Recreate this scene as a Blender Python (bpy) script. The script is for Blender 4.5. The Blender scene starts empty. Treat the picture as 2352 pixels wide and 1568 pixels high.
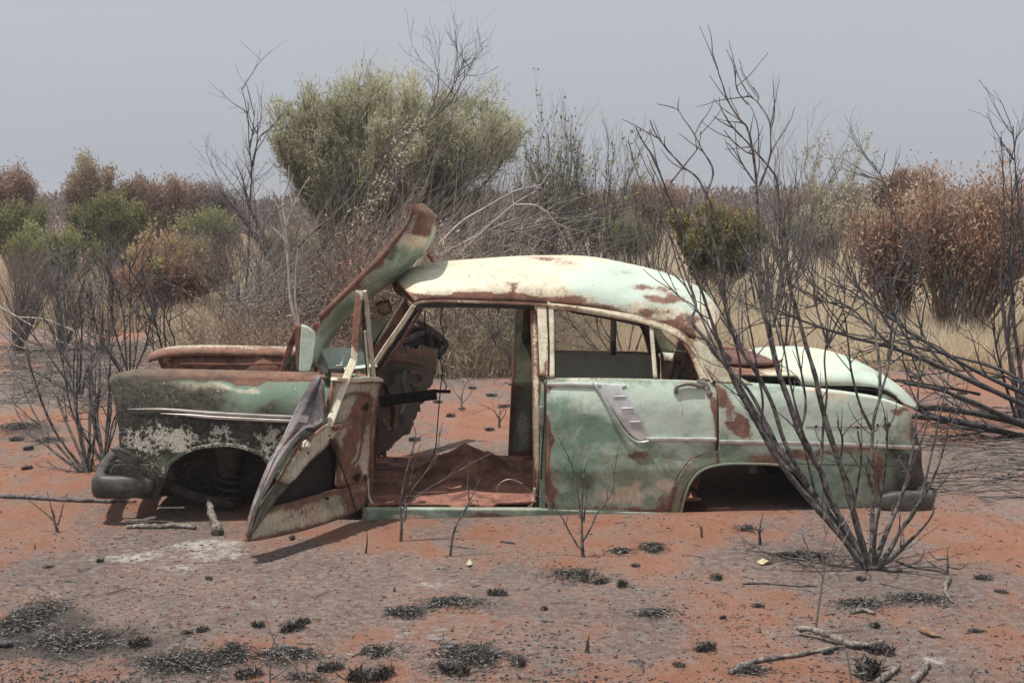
import bpy, math, random
import numpy as np
from mathutils import Vector, Matrix
C = bpy.context.scene
R = math.radians
PI = math.pi

# ------------------------------------------------------------------ camera
FPX = 3267.0                      # focal length in pixels of a 2352 px wide frame
CAM = np.array([0.0, 0.0, 1.66])
PITCH = math.atan(304.0 / FPX)
cd = bpy.data.cameras.new('camera')
cd.sensor_width = 36.0
cd.lens = FPX / 2352.0 * 36.0
cd.clip_start = 0.1
cd.clip_end = 4000.0
cam = bpy.data.objects.new('camera', cd)
C.collection.objects.link(cam)
cam.location = CAM.tolist()
cam.rotation_euler = (PI / 2 - PITCH, 0, 0)
C.camera = cam

# ------------------------------------------------------------------ light
SUN_TO = Vector((-0.27, -0.16, 1.0)).normalized()      # towards the sun: high, a little to the left and behind us
EL = math.asin(SUN_TO.z)
AZ = math.atan2(SUN_TO.x, SUN_TO.y)
w = bpy.data.worlds.new('World')
C.world = w
w.use_nodes = True
nt = w.node_tree
nt.nodes.clear()
sky = nt.nodes.new('ShaderNodeTexSky')
sky.sky_type = 'NISHITA'
sky.sun_disc = False
sky.sun_elevation = EL
sky.sun_rotation = AZ
sky.air_density = 1.6
sky.dust_density = 6.0
sky.ozone_density = 1.5
hs = nt.nodes.new('ShaderNodeHueSaturation')
hs.inputs['Saturation'].default_value = 0.25
mx = nt.nodes.new('ShaderNodeMix')
mx.data_type = 'RGBA'
mx.inputs[0].default_value = 0.72                       # smoke: most of the sky is one grey veil
mx.inputs[7].default_value = (5.3, 5.62, 6.4, 1)
bg = nt.nodes.new('ShaderNodeBackground')
bg.inputs['Strength'].default_value = 0.10
wo = nt.nodes.new('ShaderNodeOutputWorld')
nt.links.new(sky.outputs[0], hs.inputs['Color'])
tcw = nt.nodes.new('ShaderNodeTexCoord'); nzw = nt.nodes.new('ShaderNodeTexNoise'); rmw = nt.nodes.new('ShaderNodeMapRange'); mpw = nt.nodes.new('ShaderNodeMapping')
mpw.inputs['Scale'].default_value = (1.0, 1.0, 3.0)
nzw.inputs['Scale'].default_value = 2.2; nzw.inputs['Detail'].default_value = 4
rmw.inputs[3].default_value = 0.93; rmw.inputs[4].default_value = 1.07
vmw = nt.nodes.new('ShaderNodeVectorMath'); vmw.operation = 'SCALE'
nt.links.new(tcw.outputs['Generated'], mpw.inputs[0]); nt.links.new(mpw.outputs[0], nzw.inputs['Vector']); nt.links.new(nzw.outputs['Fac'], rmw.inputs[0])
vmw.inputs[0].default_value = (5.35, 5.66, 6.32); nt.links.new(rmw.outputs[0], vmw.inputs[3]); nt.links.new(vmw.outputs[0], mx.inputs[7])
nt.links.new(hs.outputs[0], mx.inputs[6])
nt.links.new(mx.outputs[2], bg.inputs[0])
nt.links.new(bg.outputs[0], wo.inputs[0])
sd = bpy.data.lights.new('sun', 'SUN')
sd.energy = 4.3
sd.angle = R(0.6)
sd.color = (1.0, 0.95, 0.88)
sun = bpy.data.objects.new('sun', sd)
C.collection.objects.link(sun)
sun.rotation_euler = (-SUN_TO).to_track_quat('-Z', 'Y').to_euler()
C.view_settings.view_transform = 'Standard'
C.view_settings.look = 'None'
C.view_settings.exposure = 0.12
C.view_settings.gamma = 1.0
C.cycles.max_bounces = 8
C.cycles.transparent_max_bounces = 12

# ------------------------------------------------------------------ geometry helpers
cp, sp = math.cos(PITCH), math.sin(PITCH)

def rays(uv):
    uv = np.atleast_2d(np.asarray(uv, float))
    x = (uv[:, 0] - 1176) / FPX
    y = (784 - uv[:, 1]) / FPX
    return np.stack([x, cp + y * sp, -sp + y * cp], 1)

def at(u, v, Y):
    d = rays((u, v))[0]
    return CAM + d * (Y / d[1])

def ground(u, v, z=0.0):
    d = rays((u, v))[0]
    return CAM + d * ((z - CAM[2]) / d[2])

def proj(P):
    P = np.atleast_2d(P) - CAM
    f = P[:, 1] * cp - P[:, 2] * sp
    up = P[:, 1] * sp + P[:, 2] * cp
    return np.stack([1176 + FPX * P[:, 0] / f, 784 - FPX * up / f], 1)

YAW = R(4.8)
CO = np.array([0.0, 7.58, 0.0])
AX = np.array([math.cos(YAW), math.sin(YAW), 0])       # along the car towards its tail
AY = np.array([-math.sin(YAW), math.cos(YAW), 0])      # across the car, away from us
HW = 0.83

def loc(x, y, z):
    return CO + AX * x + AY * y + np.array([0, 0, z])

def tolocal(P):
    Q = np.atleast_2d(P) - CO
    return np.stack([Q @ AX, Q @ AY, Q[:, 2]], 1)

def side(x, z):
    """distance of the near body side behind the widest plane"""
    z = np.asarray(z, float)
    x = np.asarray(x, float)
    s = np.where(z < 0.25, (0.25 - z) * 0.16, 0.0)
    s = s + np.where(z > 0.55, np.clip((z - 0.55) / 0.2, 0, 1) ** 2 * 0.05, 0.0)
    s = s + np.where(z > 0.75, (z - 0.75) * 0.36, 0.0)
    s = s + np.clip((-1.4 - x) / 0.8, 0, 1.3) ** 2 * 0.07
    s = s + np.clip((x - 1.3) / 0.9, 0, 1.3) ** 2 * 0.09
    return s

def unp(uv, dep=side, off=0.0):
    """pixels -> points on the car surface y' = dep(x', z)"""
    D = rays(uv)
    y = np.full(len(D), 0.1)
    for _ in range(8):
        t = (y - (CAM - CO) @ AY) / (D @ AY)
        P = CAM + D * t[:, None]
        L = tolocal(P)
        y = (dep(L[:, 0], L[:, 2]) if callable(dep) else np.full(len(D), float(dep))) + off
    return P

def unplane(uv, p0, n):
    D = rays(uv)
    t = ((np.asarray(p0) - CAM) @ n) / (D @ n)
    return CAM + D * t[:, None]

def cr(ctrl, n, linear=False):
    """resample control points (k, d) to n points, Catmull-Rom"""
    c = np.asarray(ctrl, float)
    k = len(c)
    s = np.linspace(0, k - 1, n)
    i = np.clip(s.astype(int), 0, k - 2)
    f = (s - i)
    f = f.reshape(f.shape + (1,) * (c.ndim - 1))
    if linear or k < 3:
        return c[i] * (1 - f) + c[i + 1] * f
    pad = np.concatenate([[2 * c[0] - c[1]], c, [2 * c[-1] - c[-2]]])
    a, b, d, e = pad[i], pad[i + 1], pad[i + 2], pad[i + 3]
    return 0.5 * ((2 * b) + (-a + d) * f + (2 * a - 5 * b + 4 * d - e) * f ** 2 + (-a + 3 * b - 3 * d + e) * f ** 3)

# smooth value noise
def vnoise(x, y, seed=0):
    r = np.random.default_rng(seed).random((64, 64))
    xi, yi = np.floor(x).astype(int), np.floor(y).astype(int)
    fx, fy = x - xi, y - yi
    fx, fy = fx * fx * (3 - 2 * fx), fy * fy * (3 - 2 * fy)
    g = lambda a, b_: r[a % 64, b_ % 64]
    return (g(xi, yi) * (1 - fx) + g(xi + 1, yi) * fx) * (1 - fy) + (g(xi, yi + 1) * (1 - fx) + g(xi + 1, yi + 1) * fx) * fy
def fbm(x, y, seed=0, o=4):
    s = 0; a = 0.5
    for k in range(o):
        s = s + a * (vnoise(x * 2 ** k, y * 2 ** k, seed + k) - 0.5); a *= 0.5
    return s

def mesh_obj(name, V, faces, mat, parent=None, smooth=True, attrs=None, mi=None):
    """V world coordinates; stored relative to the parent's base"""
    V = np.asarray(V, float)
    base = np.array([0.0, 0, 0])
    if parent is not None:
        base = np.array(BASE[parent.name])
    me = bpy.data.meshes.new(name)
    Vr = V - base
    if isinstance(faces, np.ndarray):
        n, k = faces.shape
        me.vertices.add(len(Vr))
        me.vertices.foreach_set('co', Vr.astype(np.float32).ravel())
        me.loops.add(n * k)
        me.loops.foreach_set('vertex_index', faces.astype(np.int32).ravel())
        me.polygons.add(n)
        me.polygons.foreach_set('loop_start', np.arange(0, n * k, k, dtype=np.int32))
        me.update(calc_edges=True)
    else:
        me.from_pydata(Vr.tolist(), [], faces)
        me.update()
    if smooth:
        me.polygons.foreach_set('use_smooth', [True] * len(me.polygons))
    for m in (mat if isinstance(mat, (list, tuple)) else [mat]):
        me.materials.append(m)
    if mi is not None:
        me.polygons.foreach_set('material_index', np.asarray(mi, np.int32))
    for an, arr in (attrs or {}).items():
        a = me.attributes.new(an, 'FLOAT_COLOR', 'POINT')
        a.data.foreach_set('color', np.asarray(arr, np.float32).ravel())
    o = bpy.data.objects.new(name, me)
    C.collection.objects.link(o)
    BASE[o.name] = tuple(base)
    if parent is not None:
        o.parent = parent
    return o

BASE = {}

def thing(name, label, cat, base, group=None):
    o = bpy.data.objects.new(name, None)
    C.collection.objects.link(o)
    o.location = tuple(float(q) for q in base)
    BASE[o.name] = tuple(base)
    tag(o, label, cat, group)
    return o

def tag(o, label=None, cat=None, group=None, kind=None):
    if label: o['label'] = label
    if cat: o['category'] = cat
    if group: o['group'] = group
    if kind: o['kind'] = kind
    return o

def rebase(o, base):
    """give a one-mesh thing its origin at its foot"""
    b = Vector([float(q) for q in base])
    o.data.transform(Matrix.Translation(-b))
    o.location = b
    BASE[o.name] = tuple(base)
    return o

def gridfaces(nv, nu, wrap=False):
    r, c = np.meshgrid(np.arange(nv - 1), np.arange(nu - (0 if wrap else 1)), indexing='ij')
    r, c = r.ravel(), c.ravel()
    c2 = (c + 1) % nu
    return np.stack([r * nu + c, r * nu + c2, (r + 1) * nu + c2, (r + 1) * nu + c], 1)

# ------------------------------------------------------------------ materials
def newmat(name):
    m = bpy.data.materials.new(name)
    m.use_nodes = True
    t = m.node_tree
    return m, t, t.nodes['Principled BSDF']

class NB:
    """small node builder"""
    def __init__(s, t):
        s.t = t
    def n(s, ty, **kw):
        x = s.t.nodes.new(ty)
        for k, v in kw.items():
            setattr(x, k, v)
        return x
    def l(s, a, b):
        s.t.links.new(a, b)
    def put(s, sock, v):
        if hasattr(v, 'is_linked') or hasattr(v, 'links'):
            s.l(v, sock)
        else:
            sock.default_value = v
    def math(s, op, a, b=0.0, clamp=False):
        x = s.n('ShaderNodeMath', operation=op, use_clamp=clamp)
        s.put(x.inputs[0], a)
        s.put(x.inputs[1], b)
        return x.outputs[0]
    def noise(s, vec, scale, detail=6, rough=0.6, dist=0.0):
        x = s.n('ShaderNodeTexNoise')
        s.l(vec, x.inputs['Vector'])
        x.inputs['Scale'].default_value = scale
        x.inputs['Detail'].default_value = detail
        x.inputs['Roughness'].default_value = rough
        x.inputs['Distortion'].default_value = dist
        return x.outputs['Fac']
    def sstep(s, v, lo, hi, a=0.0, b=1.0):
        x = s.n('ShaderNodeMapRange', interpolation_type='SMOOTHSTEP')
        s.put(x.inputs[0], v)
        x.inputs[1].default_value = lo
        x.inputs[2].default_value = hi
        x.inputs[3].default_value = a
        x.inputs[4].default_value = b
        return x.outputs[0]
    def mix(s, f, a, b, blend='MIX'):
        x = s.n('ShaderNodeMix', data_type='RGBA', blend_type=blend)
        s.put(x.inputs[0], f)
        for sock, v in ((x.inputs[6], a), (x.inputs[7], b)):
            if isinstance(v, tuple):
                sock.default_value = (v[0], v[1], v[2], 1)
            else:
                s.l(v, sock)
        return x.outputs[2]
    def pos(s, obj=True):
        return s.n('ShaderNodeTexCoord').outputs['Object']
    def mapping(s, vec, sc):
        x = s.n('ShaderNodeMapping')
        s.l(vec, x.inputs[0])
        x.inputs['Scale'].default_value = sc
        return x.outputs[0]

def paint_material(name, green=(0.155, 0.262, 0.195)):
    m, t, p = newmat(name)
    b = NB(t)
    pos = b.pos()
    at1 = b.n('ShaderNodeAttribute', attribute_name='st1')
    at2 = b.n('ShaderNodeAttribute', attribute_name='st2')
    s1 = b.n('ShaderNodeSeparateColor'); b.l(at1.outputs['Color'], s1.inputs[0])
    s2 = b.n('ShaderNodeSeparateColor'); b.l(at2.outputs['Color'], s2.inputs[0])
    rust, pale, soot, cream = s1.outputs[0], s1.outputs[1], s1.outputs[2], at1.outputs['Alpha']
    flake, dark = s2.outputs[0], s2.outputs[1]
    def ctr(n, g=2.0):
        return b.math('ADD', b.math('MULTIPLY', b.math('SUBTRACT', n, 0.5), g), 0.5)
    nA = b.noise(pos, 3.6, 12, 0.74, 0.9)
    nB = b.noise(pos, 13.0, 10, 0.74, 0.5)
    nC = b.noise(pos, 55.0, 7, 0.74, 0.3)
    nS = b.noise(b.mapping(pos, (11, 11, 1.5)), 3.0, 9, 0.7, 0.5)     # streaks running down
    nL = b.noise(b.mapping(pos, (1.2, 5, 7)), 2.2, 10, 0.72, 0.8)     # wiped along the body
    nM = ctr(b.math('ADD', b.math('MULTIPLY', nA, 0.55), b.math('ADD', b.math('MULTIPLY', nB, 0.30), b.math('MULTIPLY', nC, 0.15))), 1.7)
    nW = ctr(b.math('ADD', b.math('MULTIPLY', nS, 0.45), b.math('ADD', b.math('MULTIPLY', nL, 0.35), b.math('MULTIPLY', nC, 0.20))), 1.8)
    nD = b.noise(pos, 170.0, 5, 0.75)
    def mask(ch, n, k, lo, hi):
        return b.sstep(b.math('ADD', ch, b.math('MULTIPLY', b.math('SUBTRACT', n, 0.5), k)), lo, hi)
    g = b.mix(b.sstep(nM, 0.3, 0.75), green, (green[0] * 1.35, green[1] * 1.12, green[2] * 1.08))
    g = b.mix(b.sstep(nB, 0.48, 0.7, 0, 0.55), g, (green[0] * 0.66, green[1] * 0.70, green[2] * 0.66))
    g = b.mix(b.sstep(nW, 0.45, 0.8, 0, 0.45), g, (0.24, 0.24, 0.17))
    col = b.mix(mask(pale, nM, 1.35, 0.28, 0.78), g, b.mix(b.sstep(nW, 0.3, 0.7), (0.46, 0.58, 0.49), (0.57, 0.65, 0.56)))
    col = b.mix(mask(cream, nM, 1.3, 0.32, 0.78), col, b.mix(b.sstep(nW, 0.35, 0.75), (0.68, 0.64, 0.50), (0.50, 0.42, 0.29)))
    col = b.mix(b.math('MULTIPLY', mask(dark, b.math('ADD', b.math('MULTIPLY', nB, 0.5), b.math('MULTIPLY', nD, 0.5)), 2.6, 0.35, 0.85), 0.8), col, (0.055, 0.085, 0.062))
    # chalky wear and grime: runs, blooms and rubbed spots
    col = b.mix(b.sstep(nW, 0.58, 0.80, 0, 0.50), col, (0.30, 0.22, 0.15))
    col = b.mix(b.sstep(ctr(b.noise(pos, 24.0, 10, 0.78, 0.6), 1.6), 0.62, 0.86, 0, 0.55), col, (0.62, 0.60, 0.50))
    col = b.mix(b.sstep(nS, 0.60, 0.68, 0, 0.45), col, (0.15, 0.10, 0.07))
    wash = mask(rust, nW, 1.15, 0.12, 1.05)
    col = b.mix(b.math('MULTIPLY', wash, 0.62), col, (0.36, 0.23, 0.14))
    rc = b.mix(b.sstep(nB, 0.38, 0.62), (0.105, 0.047, 0.037), (0.235, 0.105, 0.072))
    rc = b.mix(b.sstep(nC, 0.5, 0.70, 0, 0.7), rc, (0.31, 0.185, 0.135))
    rc = b.mix(b.sstep(nD, 0.55, 0.72, 0, 0.5), rc, (0.05, 0.028, 0.024))
    nR = b.math('ADD', b.math('MULTIPLY', nM, 0.7), b.math('MULTIPLY', ctr(nC, 1.6), 0.3))
    rm = mask(rust, nR, 1.35, 0.54, 0.76)
    rm2 = mask(rust, ctr(nC, 1.5), 1.3, 0.74, 0.82)
    rm = b.math('MAXIMUM', b.math('MULTIPLY', rm, 0.92), b.math('MULTIPLY', rm2, 0.85))
    col = b.mix(rm, col, rc)
    # soot, with a burnt olive halo
    halo = mask(soot, nM, 0.9, 0.05, 0.85)
    col = b.mix(b.math('MULTIPLY', halo, 0.86), col, b.mix(b.sstep(nB, 0.35, 0.65), (0.062, 0.064, 0.050), (0.125, 0.120, 0.088)))
    sm = mask(soot, ctr(nB, 1.5), 0.9, 0.55, 1.0)
    col = b.mix(b.math('MULTIPLY', sm, 0.92), col, b.mix(b.sstep(nC, 0.38, 0.66), (0.020, 0.018, 0.016), (0.085, 0.076, 0.062)))
    # lifted white paint flakes in the burnt part
    vn = b.noise(pos, 9.0, 9, 0.75, 0.2)
    ridge = b.sstep(b.math('ABSOLUTE', b.math('SUBTRACT', vn, 0.5)), 0.0, 0.06, 1.0, 0.0)
    crust = ctr(b.math('ADD', b.math('MULTIPLY', nA, 0.3), b.math('ADD', b.math('ADD', b.math('MULTIPLY', ridge, 0.12), b.math('MULTIPLY', nB, 0.28)), b.math('MULTIPLY', nC, 0.35))), 1.7)
    fm = mask(flake, crust, 3.2, 0.80, 0.88)
    fm = b.math('MULTIPLY', fm, b.sstep(nD, 0.40, 0.47))
    col = b.mix(fm, col, b.mix(b.sstep(nD, 0.4, 0.6), (0.40, 0.36, 0.29), (0.74, 0.70, 0.60)))
    # fine speckle and scratches
    col = b.mix(b.sstep(nD, 0.60, 0.72, 0, 0.45), col, (0.12, 0.075, 0.05))
    spk = b.noise(pos, 80.0, 3, 0.6)
    col = b.mix(b.sstep(spk, 0.68, 0.73, 0, 0.75), col, (0.09, 0.05, 0.035))
    b.l(col, p.inputs['Base Color'])
    rg = b.math('ADD', b.math('ADD', 0.36, b.math('MULTIPLY', nB, 0.25)), b.math('MULTIPLY', b.math('MAXIMUM', rm, halo), 0.40), True)
    b.l(rg, p.inputs['Roughness'])
    p.inputs['Specular IOR Level'].default_value = 0.35
    h = b.math('ADD', b.math('MULTIPLY', nC, 0.5), b.math('MULTIPLY', rm, 0.35))
    h = b.math('ADD', h, b.math('MULTIPLY', fm, 0.9))
    h = b.math('ADD', h, b.math('MULTIPLY', b.noise(pos, 3.2, 3, 0.5), 5.0))
    bp = b.n('ShaderNodeBump')
    bp.inputs['Distance'].default_value = 0.006
    bp.inputs['Strength'].default_value = 0.7
    b.l(h, bp.inputs['Height'])
    b.l(bp.outputs[0], p.inputs['Normal'])
    return m

def simple_mat(name, c1, c2, scale=20.0, rough=0.8, metal=0.0, bump=0.3, dist=0.002, detail=6, lo=0.35, hi=0.65, spec=0.3):
    m, t, p = newmat(name)
    b = NB(t)
    pos = b.pos()
    n = b.noise(pos, scale, detail, 0.65, 0.2)
    n2 = b.noise(pos, scale * 5, 4, 0.6)
    col = b.mix(b.sstep(n, lo, hi), c1, c2)
    col = b.mix(b.sstep(n2, 0.55, 0.75, 0, 0.5), col, tuple(q * 0.5 for q in c1))
    b.l(col, p.inputs['Base Color'])
    p.inputs['Roughness'].default_value = rough
    p.inputs['Metallic'].default_value = metal
    p.inputs['Specular IOR Level'].default_value = spec
    bp = b.n('ShaderNodeBump')
    bp.inputs['Distance'].default_value = dist
    bp.inputs['Strength'].default_value = bump
    b.l(b.math('ADD', n, n2), bp.inputs['Height'])
    b.l(bp.outputs[0], p.inputs['Normal'])
    return m

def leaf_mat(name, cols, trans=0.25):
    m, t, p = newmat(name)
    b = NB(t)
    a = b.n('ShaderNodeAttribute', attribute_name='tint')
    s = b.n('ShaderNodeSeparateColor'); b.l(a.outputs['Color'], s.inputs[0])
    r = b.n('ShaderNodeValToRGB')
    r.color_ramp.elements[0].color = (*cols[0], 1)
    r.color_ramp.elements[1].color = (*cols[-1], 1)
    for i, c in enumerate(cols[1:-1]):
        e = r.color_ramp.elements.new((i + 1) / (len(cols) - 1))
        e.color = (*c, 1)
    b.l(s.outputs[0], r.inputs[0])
    b.l(r.outputs[0], p.inputs['Base Color'])
    p.inputs['Roughness'].default_value = 0.75
    p.inputs['Specular IOR Level'].default_value = 0.15
    tr = b.n('ShaderNodeBsdfTranslucent')
    b.l(r.outputs[0], tr.inputs[0])
    ms = b.n('ShaderNodeMixShader')
    ms.inputs[0].default_value = trans
    b.l(p.outputs[0], ms.inputs[1])
    b.l(tr.outputs[0], ms.inputs[2])
    b.l(ms.outputs[0], t.nodes['Material Output'].inputs[0])
    return m

M = {}
M['paint'] = paint_material('weathered_paint')
M['rust'] = simple_mat('dark_rust', (0.07, 0.033, 0.026), (0.20, 0.085, 0.058), 9, 0.9, 0, 0.6, 0.003)
M['floor'] = simple_mat('rusty_floor', (0.11, 0.050, 0.038), (0.33, 0.155, 0.11), 8, 0.85, 0, 0.4, 0.003)
M['shelf'] = simple_mat('rear_shelf', (0.10, 0.055, 0.05), (0.17, 0.09, 0.075), 7, 0.9, 0, 0.4, 0.003)
M['soot'] = simple_mat('sooty_metal', (0.035, 0.031, 0.027), (0.085, 0.078, 0.066), 16, 0.75, 0, 0.5, 0.002)
M['bumper'] = simple_mat('burnt_bumper', (0.045, 0.040, 0.036), (0.115, 0.105, 0.092), 12, 0.5, 0.1, 0.6, 0.002, 10)
M['black'] = simple_mat('black_rubber_and_shade', (0.012, 0.011, 0.010), (0.03, 0.026, 0.022), 18, 0.7, 0, 0.4, 0.002)  # rubber seals, and cavity sheets whose black stands in for shade
M['chrome'] = simple_mat('dull_chrome', (0.46, 0.47, 0.46), (0.68, 0.68, 0.66), 12, 0.40, 0.5, 0.15, 0.001)
M['alu'] = simple_mat('dull_strip', (0.40, 0.37, 0.34), (0.55, 0.52, 0.5), 14, 0.42, 0.6, 0.3, 0.001)
M['handle'] = simple_mat('grey_handle', (0.16, 0.15, 0.14), (0.22, 0.20, 0.18), 25, 0.5, 0.3, 0.3, 0.001)
M['greyskin'] = simple_mat('scorched_grey_steel', (0.10, 0.090, 0.090), (0.27, 0.245, 0.24), 7, 0.6, 0.1, 0.8, 0.006, 10, 0.38, 0.62)
m_, t_, p_ = newmat('scorched_grey_steel')
b_ = NB(t_); ps_ = b_.pos()
q1 = b_.noise(ps_, 4.5, 12, 0.75, 0.6); q2 = b_.noise(b_.mapping(ps_, (8, 8, 2)), 3, 10, 0.75, 0.6); q3 = b_.noise(ps_, 60, 6, 0.75)
cc = b_.mix(b_.sstep(q1, 0.38, 0.60), (0.085, 0.075, 0.078), (0.26, 0.235, 0.235))
cc = b_.mix(b_.sstep(q2, 0.52, 0.62, 0, 0.8), cc, (0.20, 0.105, 0.065))
cc = b_.mix(b_.sstep(q2, 0.44, 0.36, 0, 0.7), cc, (0.035, 0.03, 0.03))
cc = b_.mix(b_.sstep(q3, 0.60, 0.68, 0, 0.7), cc, (0.035, 0.028, 0.026))
b_.l(cc, p_.inputs['Base Color']); p_.inputs['Roughness'].default_value = 0.6; p_.inputs['Specular IOR Level'].default_value = 0.3
bb_ = b_.n('ShaderNodeBump'); bb_.inputs['Distance'].default_value = 0.004; b_.l(b_.math('ADD', q3, b_.math('MULTIPLY', q1, 0.5)), bb_.inputs['Height']); b_.l(bb_.outputs[0], p_.inputs['Normal'])
M['greyskin'] = m_
M['char'] = simple_mat('charred_bark', (0.030, 0.029, 0.030), (0.085, 0.080, 0.082), 22, 0.8, 0, 0.7, 0.002)
M['charlight'] = simple_mat('smoked_bark', (0.035, 0.032, 0.031), (0.17, 0.155, 0.148), 34, 0.85, 0, 0.6, 0.002)
M['deadwood'] = simple_mat('grey_deadwood', (0.06, 0.052, 0.046), (0.27, 0.235, 0.21), 40, 0.85, 0, 0.8, 0.002)
M['palewood'] = simple_mat('pale_deadwood', (0.30, 0.27, 0.245), (0.46, 0.42, 0.385), 12, 0.8, 0, 0.5, 0.002)
M['twig'] = simple_mat('grey_twig', (0.12, 0.105, 0.097), (0.25, 0.215, 0.195), 6, 0.9, 0, 0.2)
M['browntwig'] = simple_mat('brown_twig', (0.15, 0.105, 0.08), (0.27, 0.195, 0.15), 6, 0.9, 0, 0.2)
M['chip'] = simple_mat('charcoal', (0.018, 0.017, 0.017), (0.05, 0.047, 0.046), 30, 0.9, 0, 0.5)

# ------------------------------------------------------------------ car builders
CH = dict(rust=0, pale=1, soot=2, cream=3, flake=4, dark=5)

def stain(P, base, blobs, edge=None):
    """weathering weights of a panel: patches that stay put whatever the light"""
    uv = proj(P)
    W = np.zeros((len(P), 8))
    for k, v in (base or {}).items():
        W[:, CH[k]] += v
    # ragged outlines: bend the patches' shapes
    q = P[:, 0] * 6 + P[:, 1] * 3; r2 = P[:, 2] * 6
    wp = np.stack([fbm(q + 50, r2 + 20, 51, 4), fbm(q + 90, r2 + 70, 57, 4)], 1) * np.array([85, 60])
    q3, r3 = P[:, 0] * 11 + P[:, 1] * 4 + 30, P[:, 2] * 11 + 30
    mod = np.clip(1.0 + 2.2 * fbm(q3, r3, 61, 4), 0.2, 1.8)
    W[:, 0] += 0.55 * fbm(q * 0.6 + 10, r2 * 0.6 + 10, 71, 3)
    for bl in (blobs or []):
        u, v, ru, rv, ch, amp = bl[:6]
        uw = uv + np.clip(wp, [-0.8 * ru, -0.6 * rv], [0.8 * ru, 0.6 * rv])
        W[:, CH[ch]] += amp * mod * np.exp(-(((uw[:, 0] - u) / ru) ** 2 + ((uw[:, 1] - v) / rv) ** 2) ** 1.3)
    if edge is not None:
        W[:, 0] += edge
    return {'st1': W[:, :4], 'st2': W[:, 4:8]}

def patch(name, rows, parent, mat='paint', nu=40, nv=14, dep=side, off=0.0, base=None, blobs=None,
          edge=0.35, ecells=2, lin=False, roll=None, thick=0.006, plane=None, mirror=False, warp=0.0, mirror_base=None, label=None, jag=0.0, rollrust=0.0):
    rows = np.asarray(rows, float)                      # (rows, cols, 2)
    A = np.stack([cr(r, nu) for r in rows])             # rows x nu x 2
    B = cr(A, nv, lin) if len(rows) > 2 else cr(A, nv, True)
    if jag:
        ii, jj = np.meshgrid(np.arange(nv), np.arange(nu), indexing='ij')
        ed = np.exp(-(np.minimum(np.minimum(ii, nv - 1 - ii), np.minimum(jj, nu - 1 - jj)) / 1.5) ** 2)
        B = B + (ed * jag)[..., None] * np.stack([fbm(ii * .55 + 7, jj * .55 + 3, 91, 3), fbm(ii * .55 + 27, jj * .55 + 33, 95, 3)], -1) * 3
    uv = B.reshape(-1, 2)
    P = unplane(uv, *plane) if plane is not None else unp(uv, dep, off)
    G = P.reshape(nv, nu, 3)
    if roll:
        ext = [G[0] + AY * a + np.array([0, 0, z]) for a, z in roll]
        G = np.concatenate([np.stack(ext[::-1]), G])
    nV = G.shape[0]
    P = G.reshape(-1, 3)
    if dep is side and plane is None:
        P = P + AY * (fbm(P[:, 0] * 4 + 20, P[:, 2] * 4 + 20, 77, 4) * 0.016)[:, None]
    e = None
    if edge:
        r = np.minimum(np.arange(nV), np.arange(nV)[::-1])[:, None] * np.ones(nu)
        c = np.minimum(np.arange(nu), np.arange(nu)[::-1])[None] * np.ones((nV, 1))
        d = np.minimum(r, c).ravel()
        e = edge * np.exp(-(d / ecells) ** 2)
    if rollrust and e is not None:
        e = e + (np.exp(-(np.arange(nV) / (len(roll) + 2.5)) ** 4)[:, None] * np.ones(nu)).ravel() * rollrust
    at_ = stain(P, base, blobs, e)
    if mirror:
        P = mir(P)
        at_ = stain(P, mirror_base or base, None, e)
    o = mesh_obj(name, P, gridfaces(nV, nu), M[mat], parent, attrs=at_)
    if label:
        o['label'] = label
    if thick:
        s = o.modifiers.new('thickness', 'SOLIDIFY')
        s.thickness = thick
        s.offset = 0
    return o

def mir(P):
    L = tolocal(P)
    L[:, 1] = 2 * HW - L[:, 1]
    return CO + L[:, :1] * AX + L[:, 1:2] * AY + L[:, 2:3] * np.array([[0, 0, 1]])

def beam(name, P, w, h, parent, mat='paint', base=None, blobs=None, up=None, taper=None, bevel=0.25, cap=True):
    """rectangular section with chamfered corners swept along points"""
    P = np.asarray(P, float)
    n = len(P)
    T = np.gradient(P, axis=0)
    T /= np.linalg.norm(T, axis=1)[:, None] + 1e-9
    ref = np.asarray(up if up is not None else AY, float)
    S = np.cross(T, ref)
    S /= np.linalg.norm(S, axis=1)[:, None] + 1e-9
    U = np.cross(S, T)
    bx = bevel
    sec = [(-1 + bx, -1), (1 - bx, -1), (1, -1 + bx), (1, 1 - bx), (1 - bx, 1), (-1 + bx, 1), (-1, 1 - bx), (-1, -1 + bx)]
    tp = np.ones(n) if taper is None else np.interp(np.linspace(0, 1, n), np.linspace(0, 1, len(taper)), taper)
    V = []
    for i in range(n):
        for a, b_ in sec:
            V.append(P[i] + S[i] * a * w / 2 * tp[i] + U[i] * b_ * h / 2 * tp[i])
    F = gridfaces(n, 8, True).tolist()
    if cap:
        F.append(list(range(8))[::-1])
        F.append([(n - 1) * 8 + k for k in range(8)])
    V = np.array(V)
    o = mesh_obj(name, V, F, M[mat], parent, smooth=False, attrs=stain(V, base, blobs) if mat == 'paint' else None)
    return o

def tube_obj(name, P, r, parent, mat, k=8):
    t = Tubes()
    t.add(P, r, k)
    return t.build(name, mat, parent)

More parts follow.
